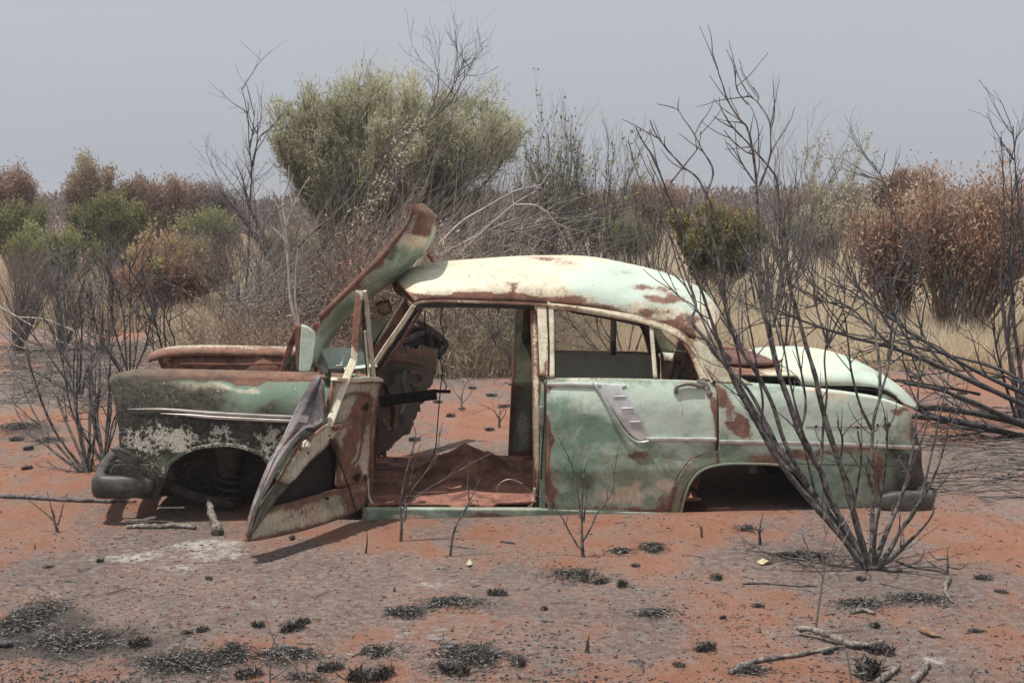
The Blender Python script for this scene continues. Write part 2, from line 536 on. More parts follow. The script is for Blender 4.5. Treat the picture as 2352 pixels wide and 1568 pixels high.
class Tubes:
    def __init__(s):
        s.V, s.F, s.n = [], [], 0
    def add(s, P, r, k=4):
        P = np.asarray(P, float)
        n = len(P)
        r = np.broadcast_to(np.asarray(r, float), (n,)) if np.ndim(r) == 0 or len(np.atleast_1d(r)) == n else np.interp(np.linspace(0, 1, n), np.linspace(0, 1, len(r)), r)
        T = np.empty_like(P)
        T[1:-1] = P[2:] - P[:-2]
        T[0] = P[1] - P[0]
        T[-1] = P[-1] - P[-2]
        T /= np.sqrt((T * T).sum(1))[:, None] + 1e-9
        ref = np.array([0.0, 1.0, 0.0]) if abs(T[0][1]) < 0.9 else np.array([1.0, 0, 0])
        S = np.stack([T[:, 1] * ref[2] - T[:, 2] * ref[1], T[:, 2] * ref[0] - T[:, 0] * ref[2], T[:, 0] * ref[1] - T[:, 1] * ref[0]], 1)
        S /= np.sqrt((S * S).sum(1))[:, None] + 1e-9
        U = np.cross(T, S)
        a = np.arange(k) * 2 * PI / k
        V = P[:, None, :] + r[:, None, None] * (np.cos(a)[None, :, None] * S[:, None, :] + np.sin(a)[None, :, None] * U[:, None, :])
        s.V.append(V.reshape(-1, 3))
        s.F.append(gridfaces(n, k, True) + s.n)
        # end caps folded to the last point
        s.n += n * k
    def build(s, name, mat, parent=None):
        V = np.concatenate(s.V)
        F = np.concatenate(s.F)
        return mesh_obj(name, V, F, M[mat] if isinstance(mat, str) else mat, parent)

def box_obj(name, cs, parent, mat, bevel=0.0, base=None, blobs=None):
    """cs: 8 corners (bottom 4, top 4)"""
    F = [[3, 2, 1, 0], [4, 5, 6, 7], [0, 1, 5, 4], [1, 2, 6, 5], [2, 3, 7, 6], [3, 0, 4, 7]]
    o = mesh_obj(name, cs, F, M[mat], parent, smooth=False, attrs=stain(np.asarray(cs), base, blobs) if mat == 'paint' else None)
    if bevel:
        m = o.modifiers.new('bevel', 'BEVEL'); m.width = bevel; m.segments = 2
    return o

def loft(name, N, Cc, yN, yC, parent, mat='paint', nst=50, nc=12, expo=0.8, base=None, blobs=None, xexp=1.0, thick=0.008,
         edge=0.3, dents=0.0, lo=0.0, half=False, warp=None):
    """shell arched across the car between a near rail (pixels N at y'=yN) and the crown (pixels Cc at y'=yC)"""
    n = unp(cr(N, nst), yN); c = unp(cr(Cc, nst), yC)
    n, c = tolocal(n), tolocal(c)
    th = np.linspace(0, PI / 2, nc)
    G = []
    for t in th:
        yy = n[:, 1] + (c[:, 1] - n[:, 1]) * (1 - math.cos(t))
        k = math.sin(t) ** expo
        kx = math.sin(t) ** xexp
        G.append(np.stack([n[:, 0] + (c[:, 0] - n[:, 0]) * kx, yy, n[:, 2] + (c[:, 2] - n[:, 2]) * k], 1))
    far = [np.stack([g[:, 0], 2 * c[:, 1] - g[:, 1], g[:, 2]], 1) for g in G[:-1][::-1]]
    G = np.stack(G + far)
    nv, nu = G.shape[:2]
    L = G.reshape(-1, 3)
    if warp is not None:
        L = warp(L)
    P = CO + L[:, :1] * AX + L[:, 1:2] * AY + L[:, 2:3] * np.array([[0, 0, 1.0]])
    e = None
    if edge:
        r = np.minimum(np.arange(nv), np.arange(nv)[::-1])[:, None] * np.ones(nu)
        q = np.minimum(np.arange(nu), np.arange(nu)[::-1])[None] * np.ones((nv, 1))
        e = edge * np.exp(-(np.minimum(r, q * 0.7).ravel() / 1.5) ** 2)
    o = mesh_obj(name, P, gridfaces(nv, nu), M[mat], parent, attrs=stain(P, base, blobs, e))
    if thick:
        s = o.modifiers.new('thickness', 'SOLIDIFY'); s.thickness = thick; s.offset = 0
    return o

# ------------------------------------------------------------------ THE CAR
car = thing('wrecked_car', 'stripped pale green vintage sedan shell, burnt and rusty, half sunk in the red sand', 'car', loc(0, HW, 0))

# near front wing
ff_rows = [
 [(250,877),(300,864),(380,862),(460,864),(540,866),(620,868),(700,870),(800,873)],
 [(262,912),(302,905),(380,905),(460,906),(540,908),(620,909),(700,910),(798,912)],
 [(267,947),(305,947),(380,946),(460,948),(540,952),(620,956),(700,961),(796,965)],
 [(276,1000),(315,996),(380,990),(460,982),(540,982),(620,990),(690,1010),(790,1050)],
 [(292,1062),(335,1065),(384,1072),(438,1033),(515,1021),(592,1042),(655,1120),(780,1170)]]
ff_blobs = [
 (420,866,300,12,'rust',0.9),(290,872,70,20,'rust',1.0),(620,872,120,8,'rust',0.5),
 (640,890,150,30,'soot',-0.30),(300,890,60,25,'soot',0.25),
 (430,893,80,13,'cream',0.8),(430,897,90,10,'rust',0.35),(560,893,60,12,'cream',0.55),(480,905,60,8,'rust',0.45),
 (420,925,200,18,'soot',0.25),(290,1000,60,90,'soot',0.95),(380,1010,90,60,'soot',0.95),(500,1000,140,40,'soot',0.8),(610,1000,60,60,'soot',0.55),
 (370,1010,60,60,'flake',0.50),(520,1008,100,26,'flake',0.56),(600,1030,40,50,'flake',0.60),(320,1030,60,60,'flake',0.42),(400,1040,14,40,'flake',0.5),(380,915,140,34,'soot',0.4),(300,925,60,40,'soot',0.3),(440,1000,300,40,'flake',0.2),(540,900,180,20,'flake',0.3),
 (300,985,30,60,'rust',0.15),(470,975,80,12,'rust',0.35),(640,960,60,70,'soot',0.15),
]
FROLL = [(0.025,0.014),(0.06,0.022),(0.11,0.022),(0.16,0.014),(0.195,0.0),(0.20,-0.03)]
wing = patch('front_fender', ff_rows, car, nu=120, nv=60, rollrust=0.75, base=dict(soot=0.44, rust=0.26, pale=0.12), blobs=ff_blobs, roll=FROLL, edge=0.25, label='scorched front wing with peeling paint over its wheel arch')
# far front wing: same pressing mirrored
patch('front_fender', ff_rows, car, nu=60, nv=24, base=dict(pale=0.3), roll=FROLL, edge=0.4, rollrust=0.05, mirror=True, mirror_base=dict(rust=0.60, cream=0.75), label='rusty far front wing seen over the engine bay')
# fender inner walls
for ym, zt, nm in ((0.44, 0.72, 'inner_wing'), (1.38, 0.745, 'inner_wing')):
    V = []
    xs = np.linspace(-2.02, -0.9, 30)
    for z in np.linspace(0.06 if ym < 1 else 0.18, zt, 8):
        for x in xs:
            V.append(loc(x, ym + 0.012 * math.sin(x * 14) + (0.03 if z > 0.66 else 0.0) * (1 if ym > 0.8 else -1), z))
    V = np.array(V)
    o = mesh_obj(nm, V, gridfaces(8, 30), M['paint'], car, attrs=stain(V, dict(rust=0.95) if ym > 1 else dict(soot=1.3), None))
    s = o.modifiers.new('t', 'SOLIDIFY'); s.thickness = 0.01
# wheel house roof and engine bay tray, added only to keep the daylight out
V = np.array([loc(x, y, 0.60 + 0.02 * math.cos(x * 6) + (0.0 if y < 0.6 else 0.0)) for y in np.linspace(0.05, 0.46, 8) for x in np.linspace(-1.98, -0.9, 24)])
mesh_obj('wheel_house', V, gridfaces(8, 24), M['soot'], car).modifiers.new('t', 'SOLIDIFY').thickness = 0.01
V = np.array([loc(x, y, 0.26 + 0.03 * math.sin(x * 9) * math.sin(y * 8)) for y in np.linspace(0.43, 1.42, 16) for x in np.linspace(-2.02, -0.9, 24)])
mesh_obj('engine_bay_light_block', V, gridfaces(16, 24), M['rust'], car).modifiers.new('t', 'SOLIDIFY').thickness = 0.01
# flange strip along the far wing
beam('wing_flange', [loc(x, 1.355, 0.700 + 0.003 * math.sin(x * 9)) for x in np.linspace(-1.95, -0.95, 16)], 0.03, 0.012, car, 'rust', up=(0, 0, 1))
# brace arms between wing and scuttle
beam('bonnet_hinge', [unp([(648,858)], 0.45)[0], unp([(668,790)], 0.45)[0], unp([(686,752)], 0.42)[0]], 0.035, 0.03, car, 'rust')
beam('bonnet_hinge', [unp([(676,862)], 0.5)[0], unp([(690,800)], 0.5)[0]], 0.05, 0.03, car, 'soot')
sp_ = []
a0, a1 = unp([(652,846)], 0.40)[0], unp([(684,812)], 0.40)[0]
for i in range(80):
    f = i / 79
    q = a0 + (a1 - a0) * f
    sp_.append(q + np.array([0.012 * math.cos(f * 2 * PI * 12), 0.0, 0.012 * math.sin(f * 2 * PI * 12)]))
tube_obj('hinge_spring', sp_, 0.0028, car, 'soot', 4)
# wing trim
c = unp(cr([(293,939),(383,940),(488,948),(580,953),(672,957)], 24), side, -0.012)
beam('trim_strip', c, 0.013, 0.010, car, 'alu', taper=[0.15, 0.8, 1, 1, 1])
c = unp(cr([(368,949),(430,953),(488,958),(580,963),(668,967)], 20), side, -0.016)
beam('trim_strip', c, 0.016, 0.014, car, 'alu', taper=[0.1, 0.9, 1, 1])
# badge hole
V = unp([(302,883),(318,878),(333,883),(318,889)], side, -0.002)
V = np.concatenate([V, V + AY * 0.004])
mesh_obj('badge_scar', V, [[0,1,2,3],[7,6,5,4],[0,4,5,1],[1,5,6,2],[2,6,7,3],[3,7,4,0]], M['soot'], car, smooth=False)
# arch lip of the front wing
c = unp(cr([(372,1115),(384,1073),(408,1050),(443,1031),(488,1023),(533,1022),(578,1034),(618,1056),(648,1095),(662,1140)], 44), side, -0.004)
beam('arch_lip', c, 0.018, 0.02, wing, 'paint', base=dict(soot=0.75, flake=0.6, rust=0.15))
# lower valance under the headlamp
patch('valance', [[(262,1066),(300,1064),(340,1065),(383,1071)],[(252,1082),(295,1082),(340,1084),(380,1090)],[(256,1102),(300,1108),(345,1112),(372,1118)],[(262,1130),(300,1140),(340,1146),(362,1142)]],
      car, nu=24, nv=12, base=dict(soot=1.0, flake=0.1), blobs=[(350,1082,30,18,'flake',0.55)], off=-0.02, edge=0)
# headlamp tunnel rim, facing forward
hl = []
for i in range(20):
    a = i / 19 * 2 * PI
    hl.append(loc(-2.10 - 0.02 * math.cos(a), 0.22 + 0.10 * math.sin(a), 0.60 + 0.10 * math.cos(a)))
tube_obj('headlamp_rim', hl, 0.012, car, 'soot', 6)
# front panel between the wings
V = []
zs, ys = np.linspace(0.18, 0.50, 8), np.linspace(0.12, 1.54, 24)
for z in zs:
    for y in ys:
        V.append(loc(-2.06 - 0.06 * math.sin((y - 0.12) / 1.42 * PI) - 0.02 * math.sin(z * 18), y, z))
V = np.array(V)
o = mesh_obj('front_panel', V, gridfaces(8, 24), M['paint'], car, attrs=stain(V, dict(soot=0.8, rust=0.5), None))
o.modifiers.new('t', 'SOLIDIFY').thickness = 0.02
# bumper bar: wraps round the corner
def bumper(name, xs0, sgn, z, hh, near_x, extra=0.0):
    path = [loc(near_x, 0.00, z), loc(near_x + sgn * 0.16, -0.025, z), loc(near_x + sgn * 0.28, -0.005, z), loc(xs0 - sgn * 0.03, 0.08, z), loc(xs0, 0.22, z),
            loc(xs0 + sgn * 0.03, 0.5, z), loc(xs0 + sgn * 0.045, HW, z), loc(xs0 + sgn * 0.03, 1.16, z), loc(xs0, 1.44, z), loc(xs0 - sgn * 0.03, 1.58, z), loc(near_x + sgn * 0.28, 1.665, z), loc(near_x, 1.66, z)]
    path = cr(path, 70)
    T = np.gradient(path, axis=0); T /= np.linalg.norm(T, axis=1)[:, None]
    up = np.array([0, 0, 1.0])
    N = np.cross(T, up)
    k = 14
    V = []
    for i in range(len(path)):
        e = min(i, len(path) - 1 - i)
        f = min(1.0, 0.45 + 0.55 * math.sin(min(1, e / 4) * PI / 2))
        for j in range(k):
            a = j / k * 2 * PI
            cx = abs(math.cos(a)) ** 0.7 * (1 if math.cos(a) > 0 else -1)
            sx = abs(math.sin(a)) ** 0.7 * (1 if math.sin(a) > 0 else -1)
            V.append(path[i] + N[i] * 0.035 * cx * f + up * hh / 2 * sx * f)
    F = gridfaces(len(path), k, True).tolist() + [list(range(k))[::-1], [(len(path) - 1) * k + j for j in range(k)]]
    return mesh_obj(name, np.array(V), F, M['bumper'], car)
zb = tolocal(unp([(280,1116)], 0.0))[0][2]
xl = tolocal(unp([(206,1116)], 0.08))[0][0]
xr = tolocal(unp([(352,1116)], 0.0))[0][0]
bumper('front_bumper', xl + 0.035, -1, zb, 0.122, xr)
for du in (300, 216):
    q = unp([(du, 1113 if du > 250 else 1108)], -0.03 if du > 250 else 0.06)[0]
    tube_obj('bumper_bolt', [q + AY * 0.02, q - AY * 0.012, q - AY * 0.016], [0.011, 0.011, 0.004], car, 'bumper', 10)
# torn winglet over the bumper
patch('bumper_bracket', [[(252,1029),(262,1026),(287,1032),(314,1048)],[(262,1038),(275,1044),(295,1050),(318,1058)],[(275,1052),(285,1060),(300,1064),(319,1068)]], car, 'bumper', nu=14, nv=8, dep=0.0, off=-0.04, edge=0, thick=0.03)
patch('bumper_bracket', [[(258,1062),(270,1055),(285,1062)],[(245,1068),(262,1068),(290,1072)],[(238,1085),(262,1084),(292,1084)]], car, 'bumper', nu=10, nv=8, dep=0.10, edge=0, thick=0.02)

# front suspension in the wheel arch
sx, sy = -1.36, 0.32
def ring_shell(name, prof, x, y, mat, k=20, sq=1.0):
    V = []
    for r_, z in prof:
        for j in range(k):
            a = j / k * 2 * PI
            V.append(loc(x + r_ * math.cos(a), y + r_ * sq * math.sin(a), z))
    return mesh_obj(name, np.array(V), gridfaces(len(prof), k, True), M[mat], car)
px_, pz = tolocal(unp([(526,1060)], sy))[0][0::2]
sx = px_
ring_shell('spring_tower', [(0.02, 0.56), (0.085, 0.55), (0.10, 0.50), (0.105, 0.38), (0.075, 0.30), (0.06, 0.24), (0.05, 0.19)], sx, sy, 'soot')
hel = [loc(sx + 0.055 * math.cos(t), sy + 0.055 * math.sin(t), 0.20 - 0.16 * (t / (2 * PI * 3.5))) for t in np.linspace(0, 2 * PI * 3.5, 90)]
tube_obj('coil_spring', hel, 0.008, car, 'soot', 6)
beam('control_arm', [loc(sx - 0.42, 0.22, 0.22), loc(sx - 0.2, 0.26, 0.10), loc(sx + 0.02, 0.28, 0.03)], 0.05, 0.04, car, 'soot')
beam('control_arm', [loc(sx + 0.24, 0.30, 0.24), loc(sx + 0.22, 0.26, 0.10), loc(sx + 0.16, 0.26, 0.02)], 0.045, 0.04, car, 'rust')
beam('chassis_rail', [loc(-2.0, 0.48, 0.22), loc(-1.2, 0.48, 0.20), loc(-0.8, 0.45, 0.08)], 0.10, 0.08, car, 'soot')
beam('chassis_rail', [loc(-2.0, 1.18, 0.22), loc(-1.2, 1.18, 0.20), loc(-0.8, 1.2, 0.08)], 0.10, 0.08, car, 'soot')
# bulkhead and scuttle
V = []
for z in np.linspace(0.04, 0.74, 10):
    for y in np.linspace(0.14, 1.52, 20):
        V.append(loc(-0.93 + 0.03 * math.sin(y * 9) * math.sin(z * 8), y, z))
V = np.array(V)
mesh_obj('firewall', V, gridfaces(10, 20), M['paint'], car, attrs=stain(V, dict(rust=0.6, pale=0.5), None)).modifiers.new('t', 'SOLIDIFY').thickness = 0.012
patch('scuttle', [[(735,800),(770,797),(812,800),(846,815)],[(742,820),(778,818),(815,826),(850,842)],[(752,842),(790,846),(820,852),(856,864)]], car, nu=24, nv=12, dep=lambda x, z: 0.45 - (z - 0.74) * 0 + (0.80 - z) * 0.0 + 0.0 * x, base=dict(pale=0.85), edge=0.35, off=0.0)
mint = dict(pale=0.95)
# flat mint shelf from the windscreen base, real horizontal sheet
V = []
for x in np.linspace(-1.02, -0.72, 12):
    for y in np.linspace(0.25, 1.45, 24):
        V.append(loc(x - 0.08 * math.sin((y - 0.25) / 1.2 * PI), y, 0.765 + 0.10 * (x + 1.02) + 0.03 * math.sin((y - .25) / 1.2 * PI)))
V = np.array(V)
mesh_obj('cowl_panel', V, gridfaces(12, 24), M['paint'], car, attrs=stain(V, dict(pale=0.9, rust=0.22), None)).modifiers.new('t', 'SOLIDIFY').thickness = 0.008
# upright mint plates of the crushed scuttle
patch('cowl_plate', [[(693,745),(707,749),(720,760),(728,775)],[(690,785),(702,786),(714,788),(726,792)],[(688,822),(699,823),(709,824),(720,824)],[(687,855),(695,855),(703,855),(711,854)]], car, nu=16, nv=20, dep=0.33, base=mint, edge=0.25, thick=0.01)
patch('cowl_plate', [[(679,745),(686,744),(693,745)],[(679,800),(684,800),(690,800)],[(680,856),(684,856),(688,856)]], car, nu=8, nv=14, dep=0.34, base=dict(rust=0.9), edge=0, thick=0.02)
patch('cowl_plate', [[(680,856),(695,856),(712,855)],[(681,870),(695,872),(710,872)]], car, 'rust', nu=8, nv=5, dep=0.32, edge=0, thick=0.02)
patch('far_cowl_plate', [[(846,732),(866,731),(886,744)],[(838,762),(852,765),(872,768)],[(812,790),(835,797),(852,800)],[(790,800),(815,808),(845,815)]], car, nu=16, nv=14, dep=1.15, base=mint, edge=0.25, thick=0.01)
patch('dash_rail', [[(864,727),(878,729),(893,741)],[(866,732),(880,740),(894,752)]], car, nu=12, nv=4, dep=1.05, base=dict(cream=1.0), edge=0.2, thick=0.02)
patch('heater_box', [[(861,697),(876,690),(893,688)],[(866,706),(882,705),(900,706)],[(866,720),(884,724),(903,716)]], car, nu=10, nv=8, dep=1.2, base=dict(rust=0.35, cream=0.8), edge=0.4, thick=0.05)
patch('heater_box', [[(845,706),(858,702),(872,704)],[(846,716),(858,716),(866,714)]], car, nu=8, nv=5, dep=1.15, base=dict(cream=1.3), edge=0, thick=0.05)
beam('wiper_link', [unp([(846,722)], 1.1)[0], unp([(905,731)], 1.1)[0]], 0.012, 0.012, car, 'alu')
beam('wiper_link', [unp([(884,712)], 1.2)[0], unp([(928,683)], 1.2)[0]], 0.015, 0.012, car, 'alu')
# tangle of brackets behind the door
for a, b_, wd in [((741,822),(752,868),0.020),((744,832),(748,858),0.03),((757,850),(752,905),0.018),((752,868),(747,900),0.022),((722,832),(742,858),0.016),((735,850),(790,848),0.018),((766,868),(772,905),0.02),((760,868),(764,915),0.02)]:
    beam('bent_bracket', [unp([a], 0.05)[0], unp([((a[0]+b_[0])/2+2, (a[1]+b_[1])/2)], 0.04)[0], unp([b_], 0.03)[0]], wd, 0.014, car, 'soot')
beam('wiper_spindle', [unp([(783,838)], 0.3)[0], unp([(791,815)], 0.32)[0]], 0.012, 0.012, car, 'chrome')
beam('wiper_spindle', [unp([(772,845)], 0.28)[0], unp([(788,843)], 0.28)[0]], 0.035, 0.03, car, 'handle')
cb = cr([unp([p], 0.1)[0] for p in [(715,850),(722,836),(733,842),(736,856),(728,868)]], 20)
tube_obj('loose_wire', cb, 0.003, car, 'black', 4)

# bonnet folded back against the roof
HN = [(722,792),(735,738),(775,697),(817,659),(860,618),(900,570),(928,530),(944,500),(948,484),(947,471)]
HC = [(728,852),(768,768),(822,706),(868,672),(913,640),(954,600),(986,565),(1001,522),(997,493),(972,468)]
bon = loft('bonnet', HN, HC, 0.27, HW, car, nst=80, nc=20, expo=1.0, xexp=1.0, base=dict(pale=0.50, cream=0.30, rust=0.26), edge=0.45, thick=0.004,
     blobs=[(985,500,26,26,'rust',0.75),(975,535,22,16,'rust',0.5),(960,475,30,10,'rust',0.9),(905,575,16,14,'dark',0.95),(890,596,18,12,'dark',0.9),(935,500,12,20,'dark',0.4),
            (800,690,40,30,'cream',-0.3),(830,670,16,12,'rust',0.55),(760,740,30,25,'rust',0.35),(740,800,30,40,'pale',0.5),(870,625,25,16,'rust',0.25),(960,560,20,16,'cream',0.5)])
o1 = unp(cr([(731,722),(770,684),(805,650),(865,589),(901,548),(930,515),(941,487),(943,470)], 40), 0.27)
i1 = unp(cr([(735,738),(777,697),(817,659),(875,602),(910,557),(934,520),(946,496),(948,478)], 40), 0.268)
V = np.concatenate([o1, i1])
o = mesh_obj('bonnet_flange', V, gridfaces(2, 40), M['paint'], bon, attrs=stain(V, dict(rust=0.86), None))
o.modifiers.new('t', 'SOLIDIFY').thickness = 0.004
patch('hinge_ear', [[(718,744),(735,738),(741,746)],[(720,752),(733,757),(740,758)],[(726,762),(732,774),(738,764)]], bon, 'rust', nu=6, nv=6, dep=0.30, edge=0, thick=0.015)

# roof
RN = [(953,696),(975,691),(1030,690),(1100,692),(1226,697),(1330,707),(1420,724),(1500,745),(1550,764),(1588,777),(1616,786)]
RC = [(908,640),(950,616),(1010,604),(1090,597),(1220,589),(1345,590),(1430,604),(1510,623),(1570,645),(1615,668),(1637,702)]
def roofwarp(L):
    x, y, z = L[:, 0], L[:, 1], L[:, 2]
    k = np.exp(-((y - 0.42) / 0.22) ** 2)
    z2 = z - 0.018 * np.exp(-((x - 0.75) / 0.22) ** 2) * k - 0.012 * np.exp(-((x - 0.15) / 0.12) ** 2) * k + 0.006 * np.sin(x * 11 + y * 6) * k
    return np.stack([x, y, z2], 1)
roof = loft('roof', RN, RC, 0.22, HW, car, nst=120, nc=26, expo=0.78, base=dict(cream=0.9, pale=0.6, rust=0.24), edge=0.5, warp=roofwarp, thick=0.01,
     blobs=[(1080,682,150,7,'rust',0.62),(1200,686,120,7,'rust',0.55),(1330,672,60,16,'rust',0.50),(1390,700,80,9,'rust',0.60),(1480,722,70,10,'rust',0.62),(1560,752,60,12,'rust',0.55),(1170,650,14,9,'rust',0.45),(1178,665,6,12,'rust',0.35),(1073,640,8,6,'rust',0.40),
            (1530,690,34,16,'rust',0.55),(1500,665,60,8,'rust',0.40),(1440,630,50,8,'rust',0.30),(1250,592,70,7,'rust',0.40),(1300,603,40,6,'rust',0.4),(1590,730,30,16,'rust',0.5),
            (1360,640,90,45,'cream',-0.75),(1450,660,80,45,'cream',-0.75),(1560,670,90,50,'cream',-0.70),(1450,640,200,60,'pale',0.5),(985,612,40,6,'rust',0.35),(1040,682,50,6,'rust',0.5)])
# gutter over the doors
c = unp(cr([(950,699),(975,693),(1030,692),(1100,694),(1226,699),(1330,709),(1420,726),(1495,746),(1545,766),(1575,784),(1597,812),(1618,850),(1635,878)], 80), side, -0.012)
beam('gutter', c, 0.014, 0.022, roof, 'paint', base=dict(rust=0.62, cream=0.7))
# header round the windscreen opening
a = unp(cr([(949,702),(937,686),(925,674),(913,664),(907,646)], 20), 0.3)
La = tolocal(a); La[:, 1] = np.linspace(0.24, 0.78, 20)
a = np.array([loc(*q) for q in tolocal(np.array([unp([p], yy)[0] for p, yy in zip(cr([(949,703),(937,686),(925,675),(913,665),(906,649)], 20), np.linspace(0.23, 0.80, 20))]))])
beam('windscreen_header', np.concatenate([a, mir(a)[::-1]]), 0.03, 0.03, roof, 'paint', base=dict(rust=0.7, cream=0.5), up=(0, 0, 1))
# roof lining edge (dark rail inside the door opening)
c = unp(cr([(955,712),(966,704),(985,700),(1100,700),(1226,704)], 30), side, 0.01)
beam('door_header', c, 0.030, 0.05, roof, 'black')
# far roof rail
c = mir(unp(cr([(955,697),(1100,697),(1226,702),(1400,722),(1500,748),(1580,785),(1634,876)], 40), side, 0.0))
beam('far_roof_rail', c, 0.05, 0.04, roof, 'soot')

# windscreen pillars
c = unp(cr([(951,702),(920,748),(890,790),(860,836)], 16), lambda x, z: 0.20 - (z - 1.15) * 0.25, 0)
pil = beam('windscreen_pillar', c, 0.026, 0.03, car, 'paint', base=dict(cream=1.1, rust=0.18), blobs=[(945,705,10,10,'rust',.4),(880,800,8,40,'rust',.3)])
c = unp(cr([(960,707),(930,753),(900,797),(868,846)], 16), lambda x, z: 0.23 - (z - 1.15) * 0.25, 0)
beam('door_seal', c, 0.020, 0.03, pil, 'black')
c = unp(cr([(968,712),(935,765),(905,808),(866,858)], 16), lambda x, z: 0.25 - (z - 1.15) * 0.25, 0)
beam('pillar_flange', c, 0.014, 0.02, pil, 'paint', base=dict(rust=0.8))
patch('pillar_channel', [[(934,684),(942,692),(950,702)],[(903,735),(912,745),(922,750)],[(868,785),(880,792),(890,798)],[(846,812),(856,824),(866,836)]], pil, 'rust', nu=8, nv=20, dep=0.36, edge=0, thick=0.02)
c = unp(cr([(930,682),(905,722),(880,765),(864,795)], 12), 0.42)
beam('windscreen_frame', c, 0.016, 0.02, pil, 'paint', base=dict(cream=1.0, rust=0.30))
c = unp(cr([(925,688),(900,728),(873,770),(852,802)], 12), 0.44)
beam('windscreen_seal', c, 0.018, 0.02, pil, 'black')
c = mir(unp(cr([(951,702),(920,748),(890,790),(856,842)], 16), lambda x, z: 0.22 - (z - 1.15) * 0.25, 0))
beam('windscreen_pillar', c, 0.05, 0.04, car, 'rust')
# A post, below the belt
for mr in (False, True):
    patch('hinge_post', [[(832,868),(852,868),(872,868)],[(830,1020),(845,1020),(860,1020)],[(828,1172),(843,1172),(856,1170)]], car, nu=8, nv=24, dep=side, off=0.16, base=dict(rust=1.2, cream=0.3), edge=0.3, thick=0.05, mirror=mr)

# sill, floor, doors
for mr in (False, True):
    patch('sill', [[(832,1168),(1000,1169),(1250,1170),(1450,1176),(1556,1177)],[(832,1178),(1000,1178),(1250,1179),(1450,1181),(1558,1182)],[(832,1192),(1000,1191),(1250,1189),(1450,1187),(1558,1186)],[(834,1210),(1000,1208),(1250,1204),(1450,1198),(1556,1193)]], car, nu=60, nv=10, dep=side, off=-0.012,
      base=dict(rust=0.36, pale=0.45), blobs=[(1000,1208,300,6,'rust',0.8),(950,1182,60,6,'cream',0.8),(1150,1185,80,8,'rust',0.4),(1400,1192,150,6,'rust',0.5)], roll=[(0.015,0.004),(0.05,0.004)], mirror=mr, mirror_base=dict(rust=.8))
# lit lip of the door opening
def ap(pts, off, w_, h_, base, n=60, nm='aperture_lip', mat='paint', mr=False):
    c = unp(cr(pts, n), side, off)
    if mr: c = mir(c)
    return beam(nm, c, w_, h_, car, mat, base=base)
ap([(846,1100),(846,1130),(852,1150),(866,1163),(900,1167),(1050,1168),(1190,1167),(1215,1162),(1226,1146),(1228,1120)], 0.04, 0.012, 0.03, dict(cream=1.0, rust=0.45))
ap([(838,1090),(838,1140),(842,1158),(862,1172),(1050,1175),(1200,1174),(1228,1166),(1236,1146),(1240,1110)], 0.02, 0.016, 0.02, dict(), mat='black', nm='door_rubber')
# floor pan
V = []
xs = np.linspace(tolocal(unp([(836,1165)], 0.05))[0][0], 1.05, 70)
ys = np.linspace(0.05, 1.62, 40)
hx = tolocal(unp([(1082,1150)], 0.2))[0][0]
for y in ys:
    for x in xs:
        z = 0.055
        z += 0.135 * math.exp(-((y - HW) / 0.22) ** 2) * (0.12 + 0.88 * math.exp(-((x - hx + 0.0) / 0.30) ** 2))
        z += 0.07 * max(0, 1 - abs(x - hx) / 0.26) * (1 - abs(y - 0.8) / 0.9)
        z += 0.018 * (1 if math.sin(y * 34) > 0.3 else 0) * (1 if abs(x - hx) > 0.12 else 0)
        z += 0.012 * math.exp(-((x - hx) / 0.03) ** 2)
        z += 0.008 * math.sin(x * 7 + 2 * y)
        V.append(loc(x, y, z))
V = np.array(V)
fl = mesh_obj('floor_pan', V, gridfaces(40, 70), M['floor'], car)
fl.modifiers.new('t', 'SOLIDIFY').thickness = 0.012
wl = cr([unp([p], 0.25)[0] for p in [(1226,1158),(1190,1155),(1160,1148),(1142,1125),(1150,1108),(1172,1100),(1200,1110)]], 30)
tube_obj('loose_wire', wl, 0.0022, car, 'alu', 4)
for (u0, v0, s_) in [(1150,1140,14),(1170,1148,12),(1135,1133,8)]:
    V = unp([(u0, v0), (u0+s_*1.6, v0+2), (u0+s_*1.4, v0+s_*.5), (u0+2, v0+s_*.45)], 0.3)
    V = V + np.array([[0,0,.0],[0,0,.01],[0,0,.0],[0,0,.012]])
    mesh_obj('paint_scab', V, [[0,1,2,3]], M['paint'], fl, attrs=stain(V, dict(cream=1.4), None)).modifiers.new('t', 'SOLIDIFY').thickness = 0.003

# near B post
patch('door_post', [[(1233,700),(1244,700),(1255,700)],[(1237,790),(1247,790),(1257,790)],[(1240,866),(1248,866),(1258,866)]], car, nu=10, nv=26, dep=side, off=0.0, base=dict(cream=1.0, rust=0.05), blobs=[(1247,845,16,26,'rust',0.7)], edge=0.25, thick=0.02)
patch('door_post', [[(1217,704),(1225,703),(1234,702)],[(1222,850),(1229,850),(1238,850)],[(1224,1000),(1231,1000),(1240,1000)],[(1227,1160),(1234,1160),(1243,1160)]], car, nu=8, nv=50, dep=side, off=0.045, base=dict(rust=0.55, cream=0.9), edge=0.3, thick=0.02)
patch('door_post', [[(1240,870),(1247,870),(1254,870)],[(1241,1010),(1247,1010),(1253,1010)],[(1238,1176),(1245,1178),(1253,1178)]], car, nu=8, nv=40, dep=side, off=0.006, base=dict(pale=0.3, rust=0.30), blobs=[(1247,890,12,30,'rust',0.4)], edge=0.2, thick=0.01)
c = unp(cr([(1257,704),(1260,790),(1259,866)], 16), side, -0.006); beam('post_seal', c, 0.011, 0.02, car, 'black')
c = unp(cr([(1236,862),(1250,880),(1250,960),(1245,1040),(1242,1100)], 24), side, -0.004); beam('post_seal', c, 0.008, 0.012, car, 'black')
